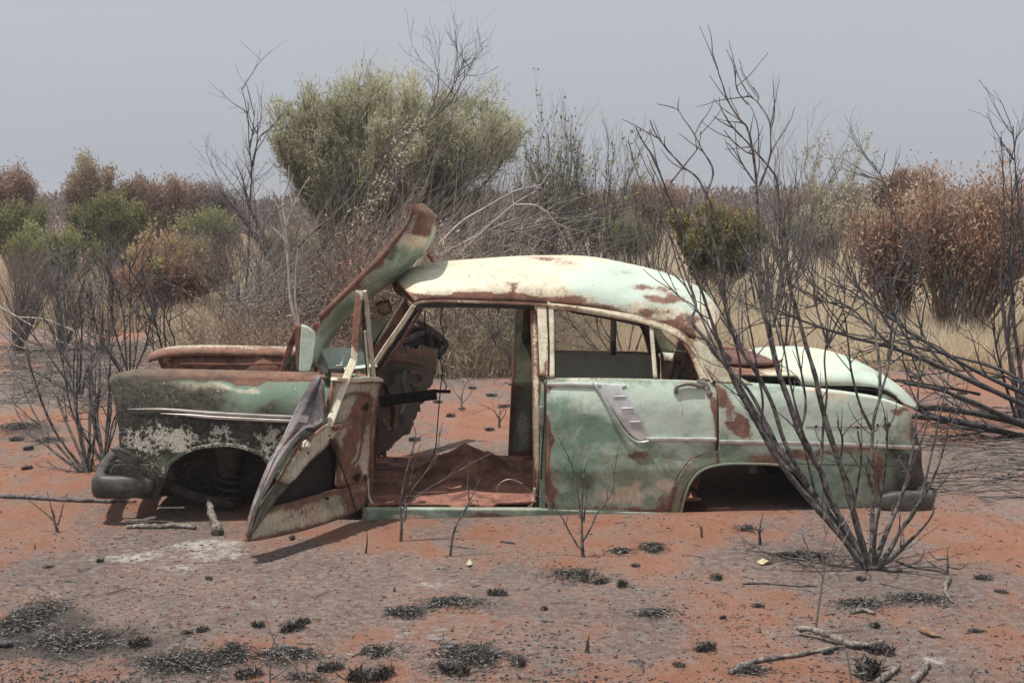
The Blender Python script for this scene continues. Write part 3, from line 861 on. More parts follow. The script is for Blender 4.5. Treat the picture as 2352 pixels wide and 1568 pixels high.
patch('lock_striker', [[(1238,932),(1250,932)],[(1238,980),(1249,980)]], car, 'handle', nu=6, nv=10, dep=side, off=-0.006, edge=0, thick=0.012)
# far B post, broad and dark
patch('door_post', [[(1184,704),(1205,704),(1230,704)],[(1178,816),(1202,816),(1229,816)],[(1172,942),(1200,942),(1228,942)],[(1167,1056),(1197,1056),(1228,1056)]], car, nu=14, nv=50, dep=1.60, base=dict(rust=0.62, pale=0.3, soot=0.25), blobs=[(1195,760,30,60,'soot',0.6),(1190,1000,20,40,'soot',-0.4),(1190,990,14,50,'pale',0.5)], edge=0.35, thick=0.05, label='broad rusty far door post')

# rear door (near) and its twin on the far side
rd_rows = [
 [(1256,868),(1340,868),(1430,869),(1510,871),(1580,873),(1634,877)],
 [(1256,892),(1340,892),(1430,893),(1510,894),(1582,895),(1645,896)],
 [(1255,930),(1340,930),(1430,930),(1510,930),(1584,930),(1648,931)],
 [(1255,1010),(1340,1010),(1430,1010),(1510,1010),(1586,1010),(1647,1012)],
 [(1255,1036),(1340,1036),(1430,1036),(1510,1036),(1586,1036),(1641,1036)],
 [(1255,1050),(1330,1050),(1410,1049),(1485,1048),(1550,1047),(1600,1046)],
 [(1254,1070),(1325,1070),(1395,1069),(1460,1068),(1522,1067),(1574,1067)],
 [(1254,1098),(1320,1098),(1385,1098),(1445,1098),(1504,1098),(1556,1098)],
 [(1254,1144),(1315,1144),(1375,1144),(1435,1144),(1493,1144),(1545,1144)],
 [(1259,1177),(1315,1177),(1370,1177),(1427,1177),(1483,1177),(1537,1177)]]
rd_blobs = [(1350,900,80,22,'pale',0.75),(1330,882,90,12,'cream',0.55),(1270,885,30,20,'rust',0.35),(1560,950,120,60,'pale',0.95),(1540,900,110,25,'cream',0.45),
 (1400,910,60,40,'pale',0.35),(1440,1130,100,34,'cream',0.52),(1480,1110,70,24,'cream',0.25),(1450,1128,90,30,'rust',0.16),(1390,1090,70,25,'rust',0.30),(1300,1060,40,60,'dark',0.62),(1330,1095,45,30,'dark',0.35),(1360,1055,30,12,'dark',0.30),
 (1264,1000,9,40,'rust',0.75),(1266,1110,10,60,'rust',0.55),(1262,1140,10,40,'rust',0.5),(1480,1050,90,12,'rust',0.42),(1600,1020,60,10,'rust',0.25),(1560,1030,70,10,'dark',0.25),(1640,950,14,60,'rust',0.6),(1620,905,20,14,'rust',0.55),(1520,1150,25,25,'rust',0.4),
 (1500,1080,60,20,'rust',0.25),(1370,1168,140,8,'rust',0.3),(1400,985,60,30,'pale',-0.3)]
for mr in (False, True):
    d = patch('rear_door', rd_rows, car, nu=70, nv=50, lin=True, base=dict(pale=0.44, rust=0.20), blobs=rd_blobs, edge=0.38, mirror=mr, mirror_base=dict(rust=0.42, pale=0.75), off=-0.004, warp=0.0015,
              label='rear door with a bright chrome flash and pull handle' if not mr else 'far rear door seen through the window')
    fr = [[(1255,868),(1255,790),(1256,700),(1268,698),(1330,704),(1400,714),(1494,733),(1566,763),(1596,801),(1616,840),(1632,873)],
          [(1274,868),(1273,790),(1272,716),(1274,711),(1330,717),(1400,729),(1490,748),(1549,771),(1578,805),(1594,840),(1607,873)]]
    patch('window_frame', fr, d, nu=110, nv=5, base=dict(cream=0.85, rust=0.42), blobs=[(1480,735,80,12,'rust',0.35),(1590,800,30,40,'rust',0.25),(1265,780,20,90,'rust',-0.3)], edge=0.22, ecells=1, thick=0.02, mirror=mr, mirror_base=dict(rust=0.7, soot=0.5), off=-0.002)
    patch('window_divider', [[(1491,747),(1500,749)],[(1496,810),(1505,810)],[(1501,870),(1510,871)]], d, nu=4, nv=16, base=dict(cream=0.6, rust=0.4), edge=0, thick=0.02, mirror=mr, off=0.0, mirror_base=dict(rust=.9))
    c = unp(cr([(1274,865),(1273,790),(1274,714),(1330,720),(1400,732),(1489,751)], 40), side, 0.012)
    if mr: c = mir(c)
    beam('window_seal', c, 0.010, 0.02, d, 'black')
# dusty glass still in the far rear door
mg, tg, pg = newmat('dusty_glass')
pg.inputs['Base Color'].default_value = (0.30, 0.25, 0.21, 1)
pg.inputs['Roughness'].default_value = 0.9
tb = NB(tg)
trn = tb.n('ShaderNodeBsdfTransparent'); msh = tb.n('ShaderNodeMixShader')
fac = tb.sstep(tb.noise(tb.pos(), 4, 5, 0.6), 0.2, 0.9, 0.25, 0.55)
tb.l(fac, msh.inputs[0]); tb.l(trn.outputs[0], msh.inputs[1]); tb.l(pg.outputs[0], msh.inputs[2]); tb.l(msh.outputs[0], tg.nodes['Material Output'].inputs[0])
M['glass'] = mg
fd = [o for o in bpy.data.objects if o.name.startswith('rear_door') and 'far' in o.get('label', '')][0]
patch('window_glass', [[(1268,712),(1340,716),(1408,724)],[(1268,760),(1340,760),(1408,764)],[(1268,806),(1340,808),(1408,812)]], fd, 'glass', nu=8, nv=8, dep=1.50, edge=0, thick=0)
patch('glass_channel', [[(1402,722),(1414,724)],[(1404,770),(1415,770)],[(1404,815),(1414,815)]], fd, 'soot', nu=4, nv=8, dep=1.49, edge=0, thick=0.02)
nd = [o for o in bpy.data.objects if o.name.startswith('rear_door') and 'pull handle' in o.get('label', '')][0]
# chrome on the rear door
c = unp(cr([(1257,882),(1320,883),(1380,885)], 20), side, -0.016)
beam('chrome_strip', c, 0.020, 0.012, nd, 'chrome', bevel=0.5)
patch('chrome_spear', [[(1362,879),(1390,881),(1415,883),(1440,886)],[(1377,897),(1395,897),(1412,896),(1430,894)],[(1398,928),(1417,928),(1436,927),(1456,926)],[(1414,952),(1431,951),(1448,950),(1467,948)],[(1432,978),(1447,977),(1462,975),(1478,972)],[(1450,998),(1462,997),(1474,994),(1486,990)],[(1468,1010),(1477,1009),(1485,1006),(1493,1002)]], nd, 'chrome', nu=14, nv=34, off=-0.012, edge=0, thick=0.006)
c = unp(cr([(1362,879),(1376,897),(1392,921),(1410,952),(1428,983),(1446,1004),(1466,1015),(1490,1013)], 40), side, -0.022)
beam('chrome_edge', c, 0.010, 0.012, nd, 'chrome', bevel=0.5)
for q in [(1410,911,1438,910),(1427,938,1453,937),(1447,969,1470,968)]:
    beam('chrome_rib', unp([(q[0], q[1]), (q[2], q[3])], side, -0.016), 0.007, 0.008, nd, 'chrome', bevel=0.5)
c = unp(cr([(1484,1008),(1560,1008),(1645,1009)], 20), side, -0.016)
beam('chrome_strip', c, 0.020, 0.014, nd, 'chrome', bevel=0.5)
# pull handle
hp = [unp([p], side, o_)[0] for p, o_ in [((1553,903),-0.012),((1553,893),-0.024),((1560,885),-0.032),((1580,881),-0.034),((1600,884),-0.03),((1612,888),-0.025)]]
hd = beam('door_handle', cr(hp, 24), 0.022, 0.022, nd, 'handle', bevel=0.6)
beam('handle_boss', unp([(1600,878),(1621,884),(1625,893)], side, -0.015), 0.036, 0.03, nd, 'handle', bevel=0.4)
beam('handle_boss', unp([(1617,868),(1617,884)], side, -0.015), 0.018, 0.02, nd, 'handle', bevel=0.4)

c = unp(cr([(1634,877),(1645,896),(1649,931),(1649,1010),(1643,1036),(1612,1045),(1583,1062),(1558,1098),(1546,1144),(1539,1180)], 60), side, -0.002)
beam('door_gap_line', c, 0.008, 0.006, car, 'black')  # black strip drawn as the dark line of the panel gap
c = unp(cr([(1255,1178),(1400,1179),(1540,1180)], 20), side, -0.002)
beam('door_gap_line', c, 0.007, 0.006, car, 'black')
# rear wing
rf1 = [
 [(1642,876),(1700,882),(1780,887),(1847,893),(1900,898),(1962,906),(2028,918),(2088,940)],
 [(1650,930),(1705,930),(1780,932),(1850,935),(1905,938),(1965,942),(2030,950),(2094,965)],
 [(1650,1010),(1705,1011),(1780,1013),(1850,1015),(1905,1017),(1965,1020),(2030,1023),(2098,1028)],
 [(1646,1034),(1700,1035),(1784,1038),(1850,1043),(1905,1046),(1965,1050),(2030,1053),(2104,1058)],
 [(1650,1064),(1700,1061),(1784,1064),(1838,1096),(1886,1172),(1950,1176),(2028,1178),(2108,1174)]]
rf_blobs = [(1680,940,20,55,'rust',0.62),(1690,985,30,25,'rust',0.45),(1665,900,25,20,'rust',0.5),(1830,950,220,60,'pale',0.85),(1900,905,150,14,'cream',0.8),(2040,950,70,40,'pale',0.4),(2080,980,30,30,'rust',0.25),(1850,1040,200,14,'rust',0.40),(1750,1045,110,12,'dark',0.25),
 (2010,1100,30,40,'rust',0.80),(2040,1140,26,30,'rust',0.45),(2080,1080,32,60,'soot',0.9),(2060,1150,40,50,'soot',0.6),(2070,1045,50,18,'soot',0.55),(1930,1130,40,50,'cream',0.15),(2040,975,8,8,'rust',0.8),(1960,980,90,3,'rust',0.3),(2080,940,20,10,'rust',0.4)]
for mr in (False, True):
    rw = patch('rear_fender', rf1, car, nu=80, nv=44, base=dict(pale=0.40, rust=0.22), blobs=rf_blobs, edge=0.32, roll=[(0.02,0.004),(0.05,0.005),(0.09,0.0),(0.12,-0.02),(0.13,-0.05)], mirror=mr, mirror_base=dict(pale=.8, rust=.3), warp=0.002,
          label='pale green rear wing with rust streaks behind the burnt shrub' if not mr else None)
    ar = patch('wheel_arch', [[(1647,1033),(1612,1043),(1583,1060),(1557,1098),(1545,1144),(1538,1184)],[(1648,1050),(1612,1059),(1586,1078),(1566,1112),(1556,1150),(1549,1188)],[(1650,1066),(1612,1076),(1589,1097),(1575,1126),(1567,1156),(1560,1192)]], car, nu=40, nv=8, base=dict(rust=0.42, cream=0.3), edge=0.25, off=-0.006, mirror=mr)
c = unp(cr([(1560,1190),(1568,1155),(1576,1126),(1590,1098),(1613,1077),(1650,1066),(1700,1063),(1784,1066),(1815,1077),(1838,1098),(1858,1128),(1880,1170)], 60), side, 0.005)
beam('arch_lip', c, 0.012, 0.05, rw, 'paint', base=dict(rust=0.45, pale=.1))
c = unp(cr([(1652,1014),(1800,1017),(1960,1022),(2112,1028)], 50), side, -0.014)
beam('trim_strip', c, 0.022, 0.014, car, 'alu', bevel=0.5)
c = unp(cr([(1700,1062),(1784,1063),(1900,1066),(2000,1068),(2090,1070)], 40), side, -0.003)
beam('body_crease', c, 0.006, 0.008, car, 'paint', base=dict(soot=0.6, rust=0.3))
for u, v, r_ in [(2042,975,5),(2016,976,3),(1875,979,3),(1970,981,3),(1808,1037,4)]:
    q = unp([(u, v)], side, -0.004)[0]
    tube_obj('trim_hole', [q - AY * 0.001, q + AY * 0.004], r_ * 0.0024, car, 'black', 10)
    # round plug so the hole reads from the front
    V = np.concatenate([[q - AY * 0.0015], [q - AY * 0.0012 + (AX * math.cos(a) + np.array([0, 0, 1]) * math.sin(a)) * r_ * 0.0024 for a in np.linspace(0, 2 * PI, 13)[:-1]]])
    mesh_obj('trim_hole', V, [[0, 1 + i, 1 + (i + 1) % 12] for i in range(12)], M['black'], car, smooth=False)
c = unp(cr([(1850,980),(1960,981),(2060,977)], 16), side, -0.001); beam('rust_line', c, 0.003, 0.002, car, 'rust')
# C pillar
for mr in (False, True):
    patch('rear_pillar', [[(1598,776),(1606,779),(1614,782),(1620,786)],[(1590,790),(1602,793),(1616,797),(1628,802)],[(1602,816),(1615,818),(1632,822),(1650,828)],[(1619,848),(1635,848),(1655,850),(1684,856)],[(1642,878),(1660,879),(1690,881),(1730,884)]], car, nu=16, nv=30, dep=side, off=-0.002,
      base=dict(rust=0.50, cream=0.6), blobs=[(1640,850,40,25,'rust',0.15),(1690,875,40,14,'pale',0.4)], edge=0.15, mirror=mr)
# rear deck with the rusty shelf of the missing back window
V = []
x0, x1 = 1.18, 1.60
for x in np.linspace(x0, x1, 40):
    for y in np.linspace(0.16, 1.50, 44):
        t = (y - HW) / 0.67
        V.append(loc(x, y, 0.742 + 0.035 * (1 - t * t) - 0.03 * (x - 1.2)))
V = np.array(V)
mesh_obj('rear_deck', V, gridfaces(40, 44), M['paint'], car, attrs=stain(V, dict(cream=0.7, rust=0.2), [(1715,840,55,26,'rust',1.2)])).modifiers.new('t', 'SOLIDIFY').thickness = 0.01
ce = unp([(1700,846)], 0.55)[0]; lc = tolocal(ce)[0]
ex, ey = 0.27, 0.46
cx_, cy_ = 1.40, 0.78
el = [loc(cx_ + ex * math.cos(a), cy_ + ey * math.sin(a), 0.782) for a in np.linspace(0, 2 * PI, 60)]
tube_obj('window_rim', el, 0.012, car, 'rust', 8)
Vd = [loc(cx_, cy_, 0.80)]
for k_ in range(1, 9):
    for a in np.linspace(0, 2 * PI, 41)[:-1]:
        f = k_ / 8
        Vd.append(loc(cx_ + ex * f * math.cos(a), cy_ + ey * f * math.sin(a), 0.80 - 0.022 * f * f + 0.003 * math.sin(a * 9 + f * 20)))
Fd = [[0, 1 + i, 1 + (i + 1) % 40] for i in range(40)]
for k_ in range(7):
    for i in range(40):
        Fd.append([1 + k_ * 40 + i, 1 + (k_ + 1) * 40 + i, 1 + (k_ + 1) * 40 + (i + 1) % 40, 1 + k_ * 40 + (i + 1) % 40])
mesh_obj('parcel_shelf', np.array(Vd), Fd, M['shelf'], car)
# boot lid, sprung open a little
BN = [(1840,882),(1870,886),(1910,886),(1960,886),(2012,890),(2045,901),(2068,921)]
BC = [(1740,813),(1800,806),(1857,804),(1920,812),(1978,838),(2032,874),(2073,920)]
lid = loft('boot_lid', BN, BC, 0.20, HW, car, nst=50, nc=18, expo=0.62, xexp=1.0, base=dict(pale=0.8, cream=0.40, rust=0.24), edge=0.2, blobs=[(1995,850,20,10,'rust',0.4),(1870,812,60,8,'cream',0.4)], thick=0.012)
c = unp(cr([(1828,876),(1846,889),(1880,891),(1950,890),(2012,896),(2045,907),(2070,926)], 40), 0.23)
beam('lid_gap_shade', c, 0.012, 0.06, lid, 'black')  # black strip painting the shade in the gap below the lid
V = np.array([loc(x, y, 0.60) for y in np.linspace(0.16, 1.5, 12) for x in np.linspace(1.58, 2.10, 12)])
mesh_obj('boot_well', V, gridfaces(12, 12), M['black'], car)  # black sheet standing in for the shade inside the boot
# boot side wall, black in place of the shade in the cavity
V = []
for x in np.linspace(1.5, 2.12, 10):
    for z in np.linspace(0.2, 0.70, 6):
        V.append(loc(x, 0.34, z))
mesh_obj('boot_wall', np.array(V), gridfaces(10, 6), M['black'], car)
# tail panel, lamp and bumper
V = []
for z in np.linspace(0.06, 0.62, 10):
    for y in np.linspace(0.12, 1.54, 24):
        V.append(loc(2.13 + 0.05 * math.sin((y - 0.12) / 1.42 * PI) + (0.45 - z) * 0.08, y, z))
V = np.array(V)
mesh_obj('tail_panel', V, gridfaces(10, 24), M['paint'], car, attrs=stain(V, dict(soot=.6, pale=.2), None)).modifiers.new('t', 'SOLIDIFY').thickness = 0.02
patch('tail_lamp', [[(2092,965),(2096,985),(2101,1004)],[(2092,1010),(2103,1018),(2113,1026)],[(2088,1050),(2102,1056),(2114,1062)],[(2078,1090),(2100,1096),(2122,1100)],[(2070,1120),(2100,1124),(2129,1122)]], car, 'bumper', nu=10, nv=24, dep=side, off=0.012, edge=0, thick=0.03)
zr = tolocal(unp([(2120,1146)], 0.05))[0][2]
xr2 = tolocal(unp([(2163,1146)], 0.12))[0][0]
xn2 = tolocal(unp([(2062,1146)], 0.02))[0][0]
bumper('rear_bumper', xr2 - 0.10, 1, zr, 0.125, xn2 - 0.12)
# inner rear wheel house
V = []
xs = np.linspace(0.95, 1.95, 40)
for k_ in range(8):
    for x in xs:
        t = (x - 1.42) / 0.50
        top = 0.36 * math.sqrt(max(0.0, 1 - min(1, t * t))) + 0.02
        V.append(loc(x, 0.10 + k_ * 0.045, 0.34 if k_ < 2 else max(0.02, 0.36 - 0.02 * (k_ - 2)) * (1 if abs(t) < 1 else 0.4)))
mesh_obj('wheel_house', np.array(V), gridfaces(8, 40), M['rust'], car).modifiers.new('t', 'SOLIDIFY').thickness = 0.01
V = []
for x in xs:
    t = (x - 1.42) / 0.52
    lowz = 0.17 + 0.05 * math.cos(t * 3) - 0.06 * max(0, t)
    for z in np.linspace(lowz, 0.36, 5):
        V.append(loc(x, 0.40 + 0.05 * math.sin(x * 5), z))
mesh_obj('wheel_house', np.array(V), gridfaces(40, 5), M['rust'], car).modifiers.new('t', 'SOLIDIFY').thickness = 0.01
ring_shell('fuel_tank', [(0.01, 0.06), (0.22, 0.07), (0.27, 0.12), (0.27, 0.18), (0.2, 0.22)], 1.85, 0.85, 'soot', 24)
beam('rear_axle_mount', [loc(1.40, 0.35, 0.28), loc(1.41, 0.33, 0.16)], 0.05, 0.04, car, 'handle')
# rear bulkhead with its openings (seat back panel)
def bulk(y, t):
    return loc(1.05 + 0.16 * t, y, 0.10 + 0.72 * t)
holes = [(0.40, 0.66, 0.55, 0.78), (0.95, 1.20, 0.55, 0.80), (1.22, 1.42, 0.62, 0.84), (1.2, 1.42, 0.30, 0.5)]
ys = np.linspace(0.16, 1.50, 50); ts = np.linspace(0, 1, 34)
V = np.array([bulk(y, t) for t in ts for y in ys])
F = []
for i in range(33):
    for j in range(49):
        yc, tc = (ys[j] + ys[j + 1]) / 2, (ts[i] + ts[i + 1]) / 2
        if any(a < yc < b_ and c_ < tc < d_ for a, b_, c_, d_ in holes):
            continue
        F.append([i * 50 + j, i * 50 + j + 1, (i + 1) * 50 + j + 1, (i + 1) * 50 + j])
mesh_obj('seat_bulkhead', V, F, M['paint'], car, attrs=stain(V, dict(rust=0.95), None)).modifiers.new('t', 'SOLIDIFY').thickness = 0.012

# near front door: swung open and crumpled
d0 = np.array([ground(835, 1200)[0], 7.56, 0]); d1 = np.array([-1.235, 6.58, 0])
dv = (d1 - d0) / np.linalg.norm(d1 - d0)
dn = np.array([dv[1], -dv[0], 0]); 
if dn[1] > 0: dn = -dn                              # faces us
PL = (d0, dn)
def PLo(o_): return (d0 - dn * o_, dn)
dbl = [(700,1190,90,16,'cream',0.55),(620,1215,50,25,'dark',0.25),(640,1225,60,14,'pale',0.35),(800,1150,30,30,'rust',0.35)]
fdoor = patch('front_door', [[(576,1188),(617,1167),(690,1147),(758,1127),(800,1116),(845,1100)],[(568,1222),(606,1206),(690,1182),(758,1160),(800,1146),(841,1128)],[(566,1243),(600,1238),(690,1218),(760,1196),(800,1180),(832,1162)]], car, nu=50, nv=16, plane=PL, base=dict(cream=0.55, rust=0.50), blobs=dbl, edge=0.4, thick=0.03, label='crumpled front door hanging open, seen from its inner side')
patch('door_inner_panel', [[(765,874),(800,874),(835,874),(872,874)],[(758,905),(795,905),(832,905),(868,905)],[(752,945),(790,945),(828,945),(862,943)],[(757,985),(790,985),(822,985),(852,980)],[(776,1040),(800,1040),(825,1040),(847,1036)],[(772,1118),(800,1114),(825,1108),(845,1102)]], fdoor, nu=30, nv=44, plane=PL, base=dict(cream=0.62, rust=0.44), edge=0.35, thick=0.02,
  blobs=[(820,960,30,60,'rust',0.55),(800,1040,14,70,'rust',0.5),(850,900,14,16,'rust',-0.1),(835,1080,10,40,'cream',0.4),(790,900,26,14,'soot',0.4),(815,935,36,6,'dark',0.3)])
patch('door_cap', [[(768,866),(800,868),(840,866),(870,868)],[(766,874),(800,878),(840,876),(876,876)]], fdoor, nu=24, nv=5, plane=PLo(-0.015), base=dict(cream=1.1, rust=0.1), edge=0.2, thick=0.04)
# pressed rib and holes
c = unplane(cr([(776,935),(800,906),(835,903),(850,912),(846,935),(838,970),(832,1010),(824,1050),(812,1066)], 40), *PLo(-0.014)); beam('pressed_rib', c, 0.012, 0.012, fdoor, 'paint', base=dict(rust=0.7, cream=0.3))
for pts in ([(831,938),(842,925),(850,930),(846,943)], [(812,1095),(816,1088),(830,1086),(822,1108)], [(745,1143),(752,1140),(757,1144),(750,1148)]):
    V = unplane(pts, *PLo(-0.0165)); mesh_obj('panel_hole', V, [[0,1,2,3]], M['black'], fdoor, smooth=False).modifiers.new('t', 'SOLIDIFY').thickness = 0.002
# black backing plate, paints the shade of the cavity behind the opening
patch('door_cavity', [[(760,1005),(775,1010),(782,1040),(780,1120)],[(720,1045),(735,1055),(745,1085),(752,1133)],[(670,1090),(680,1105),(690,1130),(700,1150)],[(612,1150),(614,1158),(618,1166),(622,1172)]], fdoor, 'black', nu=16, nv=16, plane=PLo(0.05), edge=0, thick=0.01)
# lock face
patch('lock_face', [[(748,972),(765,975),(797,966)],[(722,992),(742,1002),(768,1000)],[(690,1022),(710,1032),(738,1032)],[(664,1062),(680,1070),(705,1062)],[(640,1105),(655,1112),(672,1100)]], fdoor, nu=12, nv=26, plane=PLo(-0.02), base=dict(cream=0.7, rust=0.30, dark=0.1), edge=0.4, thick=0.03)
patch('lock_face', [[(640,1105),(655,1112),(672,1100)],[(615,1140),(628,1148),(645,1126)],[(592,1175),(603,1180),(622,1152)],[(572,1225),(582,1215),(600,1190)]], fdoor, nu=10, nv=20, plane=PLo(-0.015), base=dict(cream=0.55, soot=0.7, rust=.45), edge=0.3, thick=0.03)
kn = unplane([(700,1024)], *PLo(-0.03))[0]
for r_, l_ in ((0.030, 0.012), (0.018, 0.024), (0.008, 0.03)):
    V = []
    for q in (0, 1):
        for a in np.linspace(0, 2 * PI, 9)[:-1]:
            V.append(kn + dn * l_ * q + (dv * math.cos(a) + np.array([0, 0, 1]) * math.sin(a)) * r_)
    mesh_obj('lock_knob', np.array(V), [[i, (i + 1) % 8, 8 + (i + 1) % 8, 8 + i] for i in range(8)] + [[8 + i for i in range(8)]], M['paint'], fdoor, smooth=False, attrs=stain(np.array(V), dict(cream=0.6, pale=.4), None))
for q in [(709,1008),(690,1030),(708,1040),(757,1000)]:
    c = unplane([q], *PLo(-0.036))[0]
    V = [c + (dv * math.cos(a) + np.array([0, 0, 1]) * math.sin(a)) * 0.008 for a in np.linspace(0, 2 * PI, 9)[:-1]]
    mesh_obj('screw_hole', np.array(V), [list(range(8))], M['black'], fdoor, smooth=False)
# grey scorched outer skin curling round the free edge
gs = np.array([[(733,862),(739,866),(744,878)],[(701,897),(724,900),(747,925)],[(668,962),(700,955),(745,966)],[(640,1022),(672,1000),(720,982)],[(617,1066),(640,1040),(668,1020)],[(592,1128),(612,1100),(634,1078)],[(572,1190),(587,1165),(606,1140)],[(562,1243),(568,1230),(574,1218)]], float)
G = np.stack([cr(r_, 14) for r_ in gs]); G = cr(G, 50)
P = []
for i in range(50):
    for j in range(14):
        f = j / 13
        P.append(unplane([G[i, j]], *PLo(0.10 * (1 - f) ** 0.7 + (0.012 if f > 0.45 else 0.0) - 0.01))[0])
sk = mesh_obj('outer_skin', np.array(P), gridfaces(50, 14), M['greyskin'], fdoor)
sk.modifiers.new('t', 'SOLIDIFY').thickness = 0.006
beam('skin_edge', unplane(cr([(748,930),(746,966),(722,984),(700,990),(672,1018),(640,1066),(612,1120),(590,1160),(570,1230)], 50), *PLo(-0.012)), 0.02, 0.02, fdoor, 'soot')
beam('lock_stub', unplane([(697,972),(700,955)], *PLo(0.0)), 0.05, 0.05, fdoor, 'greyskin')
patch('torn_flap', [[(762,978),(785,972),(803,962)],[(768,990),(788,982),(804,970)]], fdoor, nu=10, nv=5, plane=PLo(-0.05), base=dict(cream=.7, rust=.5), edge=0.3, thick=0.01)
# bent window frame of that door
def pb(pts, o_, n=12): return unplane(cr(pts, n), *PLo(o_))
beam('window_post', pb([(826,668),(821,720),(817,775),(815,826)], 0.0), 0.040, 0.03, fdoor, 'paint', base=dict(rust=1.0, cream=0.8), blobs=[(827,680,12,20,'rust',-0.5),(814,812,12,24,'rust',-0.8),(822,730,4,30,'rust',-0.3)])
beam('window_post', pb([(812,828),(797,866),(780,910),(754,980)], -0.02), 0.040, 0.025, fdoor, 'paint', base=dict(cream=1.1, rust=0.05), blobs=[(755,970,20,20,'rust',0.6),(815,835,10,10,'rust',0.4)])
beam('window_post', pb([(801,836),(788,868),(770,912),(744,975)], 0.0), 0.012, 0.02, fdoor, 'paint', base=dict(dark=0.6, pale=0.2))
beam('quarter_frame', pb([(837,668),(843,700),(847,750),(852,800),(859,868)], 0.02), 0.022, 0.02, fdoor, 'paint', base=dict(cream=0.8, rust=0.42))
beam('quarter_frame', pb([(832,690),(835,740),(839,800),(845,866)], 0.03), 0.016, 0.02, fdoor, 'black')
beam('quarter_frame', pb([(838,760),(843,820),(847,862),(840,867),(812,860)], 0.015, 24), 0.012, 0.012, fdoor, 'paint', base=dict(rust=.4, cream=.6))
tube_obj('check_rod', unplane(cr([(759,1008),(780,1060),(800,1115),(818,1172)], 10), *PLo(-0.05)), 0.006, fdoor, 'soot', 6)

# far front door: open, its shade put into the soot and dark weights
e0 = mir(unp([(856,1040)], 0.03))[0]; e0[2] = 0
e0 = np.array([at(856, 1040, 9.15)[0], 9.15, 0]); e1 = np.array([at(1012, 900, 10.0)[0], 10.0, 0])
ev = (e1 - e0) / np.linalg.norm(e1 - e0); en = np.array([ev[1], -ev[0], 0])
if en[1] > 0: en = -en
PF = (e0, en)
def PFo(o_): return (e0 - en * o_, en)
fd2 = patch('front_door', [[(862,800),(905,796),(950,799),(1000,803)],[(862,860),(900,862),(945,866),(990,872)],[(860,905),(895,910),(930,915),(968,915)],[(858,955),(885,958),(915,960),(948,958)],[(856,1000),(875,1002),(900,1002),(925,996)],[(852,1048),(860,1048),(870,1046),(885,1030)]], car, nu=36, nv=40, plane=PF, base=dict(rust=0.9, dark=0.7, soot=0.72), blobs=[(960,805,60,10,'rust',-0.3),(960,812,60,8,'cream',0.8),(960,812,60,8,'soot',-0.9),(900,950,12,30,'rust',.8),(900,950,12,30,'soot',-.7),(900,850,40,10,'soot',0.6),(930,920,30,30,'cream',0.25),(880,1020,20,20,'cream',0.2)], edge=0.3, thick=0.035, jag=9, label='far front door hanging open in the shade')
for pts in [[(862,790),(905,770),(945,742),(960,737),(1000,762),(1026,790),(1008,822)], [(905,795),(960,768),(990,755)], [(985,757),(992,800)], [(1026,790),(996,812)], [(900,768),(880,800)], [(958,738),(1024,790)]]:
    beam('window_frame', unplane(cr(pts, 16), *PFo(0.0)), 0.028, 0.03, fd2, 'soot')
patch('frame_web', [[(905,772),(945,748),(985,756)],[(925,790),(965,780),(1015,790)],[(935,800),(975,802),(1004,814)]], fd2, 'black', nu=10, nv=8, plane=PFo(0.04), edge=0, thick=0.02)
for pts in ([(885,858),(905,850),(920,856),(900,864)], [(960,915),(972,900),(975,925)]):
    V = unplane(pts, *PFo(-0.028)); mesh_obj('panel_hole', V, [list(range(len(pts)))], M['black'], fd2, smooth=False)
for pts, r_ in ([(870,830),(900,824),(940,828),(975,836)], .9), ([(930,850),(925,880),(932,915),(920,950)], .5), ([(868,870),(866,920),(868,980),(866,1020)], .8), ([(878,960),(895,985),(905,975)], .4), ([(940,855),(962,858),(965,880),(945,884)], .9):
    beam('pressed_rib', unplane(cr(pts, 14), *PFo(-0.022)), 0.022, 0.02, fd2, 'paint', base=dict(rust=r_, cream=0.45, soot=0.35))
for pts in ([(893,870),(905,866),(908,880),(896,884)], [(880,925),(892,920),(890,940)], [(915,960),(930,955),(926,975)], [(945,895),(958,892),(955,905)]):
    V = unplane(pts, *PFo(-0.024)); mesh_obj('panel_hole', V, [list(range(len(pts)))], M['black'], fd2, smooth=False)
beam('pressed_rib', unplane(cr([(885,880),(905,940),(900,990)], 10), *PFo(-0.03)), 0.02, 0.02, fd2, 'rust')
beam('window_post', [at(953,620,9.9), at(966,596,9.9), at(978,578,9.9)], 0.04, 0.03, fd2, 'paint', base=dict(rust=0.5, cream=0.6))
beam('window_post', [at(979,576,9.92), at(988,590,9.92), at(999,610,9.92)], 0.026, 0.03, fd2, 'rust')
beam('steering_rail', [unp([p], 1.2)[0] for p in [(872,922),(935,913),(1003,905)]], 0.065, 0.03, car, 'black')
beam('steering_rail', [unp([p], 1.2)[0] for p in [(1000,898),(1035,899)]], 0.02, 0.02, car, 'black')
# hanging wires in the door opening
ty = 1.1
for pts in ([(1016,706),(1012,740),(1019,770),(1008,810),(1016,850),(1012,890)], [(1012,890),(1006,960),(1000,1030),(985,1070)], [(978,712),(975,740),(985,800)], [(1012,860),(1025,885),(1022,895)]):
    tube_obj('hanging_wire', cr([unp([p], ty)[0] for p in pts], 24), 0.0035, car, 'black', 4)

